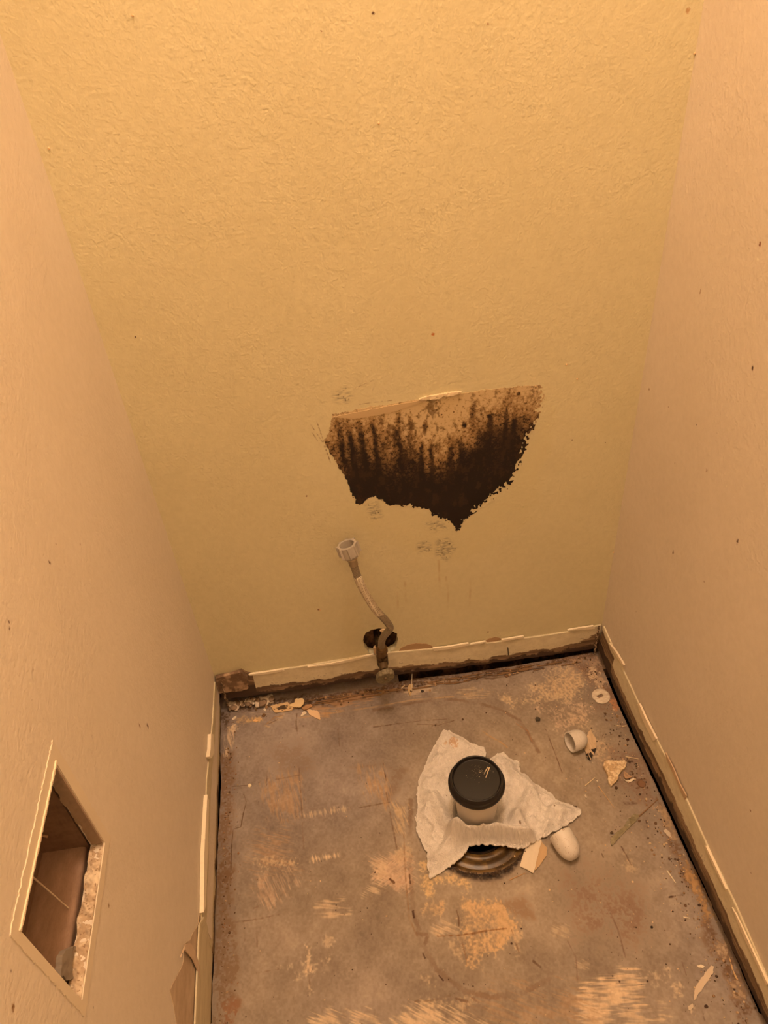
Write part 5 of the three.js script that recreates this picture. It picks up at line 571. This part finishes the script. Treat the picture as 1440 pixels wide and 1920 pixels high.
{
  const A = [[0.5026,0.3589],[0.5254,0.3573],[0.5236,0.3676],[0.5217,0.3698],[0.5065,0.397],[0.4974,0.4142],[0.4791,0.3996],[0.4864,0.3862],[0.495,0.3728]], B = [[0.5239,0.3626],[0.5264,0.3707],[0.5305,0.3776],[0.5247,0.3903],[0.5109,0.4026],[0.5002,0.4104],[0.5053,0.3968]], ba = bbox(A, 0.003), bB = bbox(B, 0.003);
  const mk = (p, b, y, f) => slab((x, z) => polySD(p, x, z) + (noise(x * 400, z * 400) - 0.5) * 0.001, b, 0.0013, (x, z) => [x, y + 0.0009 + f * (0.5 + 0.5 * Math.sin((x * 0.9 + z * 0.35) * 520)) + 0.001 * fbm(x * 200, z * 200, 2) + 0.006 * sstep(0.37, 0.345, z), z], (x, z) => [x, y + 0.006 * sstep(0.37, 0.345, z), z], (x, z) => [x, z], true);
  const gA = mk(A, ba, 0.0025, 0.0012), gB = mk(B, bB, 0.0006, 0.0012); gA.computeBoundingBox(); const q = gA.boundingBox, c = [(q.min.x + q.max.x) / 2, 0, (q.min.z + q.max.z) / 2]; ps.position.set(...c); gA.translate(-c[0], 0, -c[2]); gB.translate(-c[0], 0, -c[2]);
  mesh('upper_fold', gA, paper, ps); mesh('lower_fold', gB, mat([206, 174, 132], 0.85), ps);
}
function pebble(at, r, col, label, cat = 'pebble') { const g = new THREE.IcosahedronGeometry(r, 2), p = g.attributes.position; for (let i = 0; i < p.count; i++) { const k = 0.8 + 0.45 * noise(p.getX(i) / r * 1.6 + r * 9e3, p.getY(i) / r * 1.6 + p.getZ(i) / r * 1.3); p.setXYZ(i, p.getX(i) * k, p.getY(i) * k * 0.6, p.getZ(i) * k); } g.computeVertexNormals(); g.computeBoundingBox(); g.translate(at[0], -g.boundingBox.min.y + 0.0002, at[1]); return thing('pebble', g, mat(col, 0.8), label, cat); }
pebble([0.5844,0.1375], 0.0048, [74, 66, 54], 'dark grey angular pebble on floor behind the rag');
pebble([0.3849,0.0345], 0.003, [62, 52, 42], 'small dark pebble near the upright sliver at back skirting');
pebble([0.6764,0.2948], 0.0026, [72, 48, 26], 'dark brown crumb below the tan plaster lump', 'crumb');
pebble([0.6407,0.37], 0.0024, [82, 64, 44], 'dark crumb beside the lower end of the grey strip', 'crumb');
pebble([0.7298,0.2077], 0.0024, [70, 36, 20], 'dark red-brown crumb between tipped bolt cap and right skirting', 'crumb');
pebble([0.6472,0.52], 0.0018, [50, 36, 26], 'tiny black crumb on floor right of centre', 'crumb');
pebble([0.6793,0.631], 0.0024, [70, 48, 34], 'dark crumb beside the long pointed flake', 'crumb');
pebble([0.4483,0.1119], 0.002, [84, 60, 42], 'small dark crumb behind the top corner of rag', 'crumb');
{ // hex-headed floor bolt ring seen by the skirting
  const c = [0.7211,0.2952]; const g = mergeGeometries([new THREE.TorusGeometry(0.0058, 0.0012, 8, 30).rotateX(Math.PI / 2), new THREE.CylinderGeometry(0.005, 0.0055, 0.0016, 20)]); g.translate(c[0], 0.0015, c[1]); thing('rusty_washer', g, mat([134, 100, 74], 0.85), 'round rusty brown washer on floor right of the crescent chip', 'washer');
}

// ---------- loose rubble and grit ----------
function rubble(name, n, seed, place, cols, label, cat) {
  const r = rng(seed), buckets = cols.map(() => []); for (let i = 0; i < n; i++) { const [x, y, z, s] = place(r), q = new THREE.IcosahedronGeometry(s, s > 0.004 ? 1 : 0), p = q.attributes.position; for (let k = 0; k < p.count; k++) { const f = 0.7 + 0.6 * noise(p.getX(k) / s * 1.2 + i * 3.1, p.getY(k) / s * 1.2 + p.getZ(k) / s + i); p.setXYZ(k, p.getX(k) * f * 1.2, p.getY(k) * f * 0.65, p.getZ(k) * f); } q.rotateY(r() * 6.28); q.computeVertexNormals(); q.translate(x, y, z); const c = cols[Math.floor(r() * cols.length)]; const col = new Float32Array(p.count * 3), C = hex(...c); for (let k = 0; k < p.count; k++) { col[3 * k] = C.r; col[3 * k + 1] = C.g; col[3 * k + 2] = C.b; } q.setAttribute('color', new THREE.BufferAttribute(col, 3)); buckets[0].push(q); }
  const o = thing(name, mergeGeometries(buckets[0]), mat([255, 255, 255], 0.95, { vertexColors: true }), label, cat); o.userData.kind = 'stuff'; return o;
}
rubble('plaster_rubble', 130, 3, r => { const t = r(); return [0.008 + t * 0.085, 0.002 + r() * 0.008, 0.001 + (r() - 0.5) * 0.016, 0.0016 + r() * r() * 0.0065]; }, [[226, 210, 188], [214, 196, 174], [232, 218, 196], [150, 126, 102]], 'grey-white plaster rubble heaped under back left skirting corner', 'rubble');
rubble('debris_crumbs', 240, 5, r => [0.06 + r() * 0.66, 0.0014 + r() * 0.001, 0.013 + r() * r() * 0.024, 0.0007 + r() * r() * 0.003], [[112, 88, 64], [84, 64, 46], [176, 142, 104], [120, 90, 62]], 'brown debris crumbs strewn along the foot of back skirting', 'crumbs');
rubble('wall_edge_crumbs', 330, 8, r => [RW - 0.018 - r() * r() * 0.05, 0.0014, 0.02 + r() * 0.66, 0.0006 + r() * r() * 0.002], [[160, 128, 96], [212, 186, 150], [112, 84, 62], [200, 166, 132], [84, 64, 50]], 'small crumbs scattered along the foot of right skirting', 'crumbs');
rubble('left_edge_crumbs', 220, 9, r => [0.004 + r() * r() * 0.035, 0.0012, 0.03 + r() * 0.6, 0.0005 + r() * r() * 0.0017], [[134, 104, 76], [184, 154, 120], [104, 78, 56], [156, 116, 86]], 'small brown crumbs along the foot of left skirting', 'crumbs');
rubble('floor_grit', 300, 10, r => [0.05 + (1 - r() * r()) * 0.66, 0.0006, 0.04 + r() * 0.64, 0.0004 + r() * r() * 0.0013], [[222, 190, 146], [92, 68, 50], [70, 50, 38], [210, 178, 140]], 'fine grit specks scattered over the bare floor', 'grit');
// splintered floor edge along the back: long thin slivers of old underlay
{ const r = rng(44), g = []; for (let i = 0; i < 60; i++) { const x = 0.1 + r() * 0.58, l = 0.01 + r() * 0.04, z = 0.014 + r() * 0.014, a = (r() - 0.5) * 0.12; g.push(rod([x, 0.0015 + r() * 0.002, z], [x + l, 0.0015, z + l * a], 0.0008 + r() * 0.0012, 0.0005, 5, 0.5)); } const o = thing('underlay_slivers', mergeGeometries(g), mat([142, 108, 74], 0.9), 'brown splintered underlay slivers along back edge of floor', 'slivers'); o.userData.kind = 'stuff'; }

renderer.render(scene, camera);
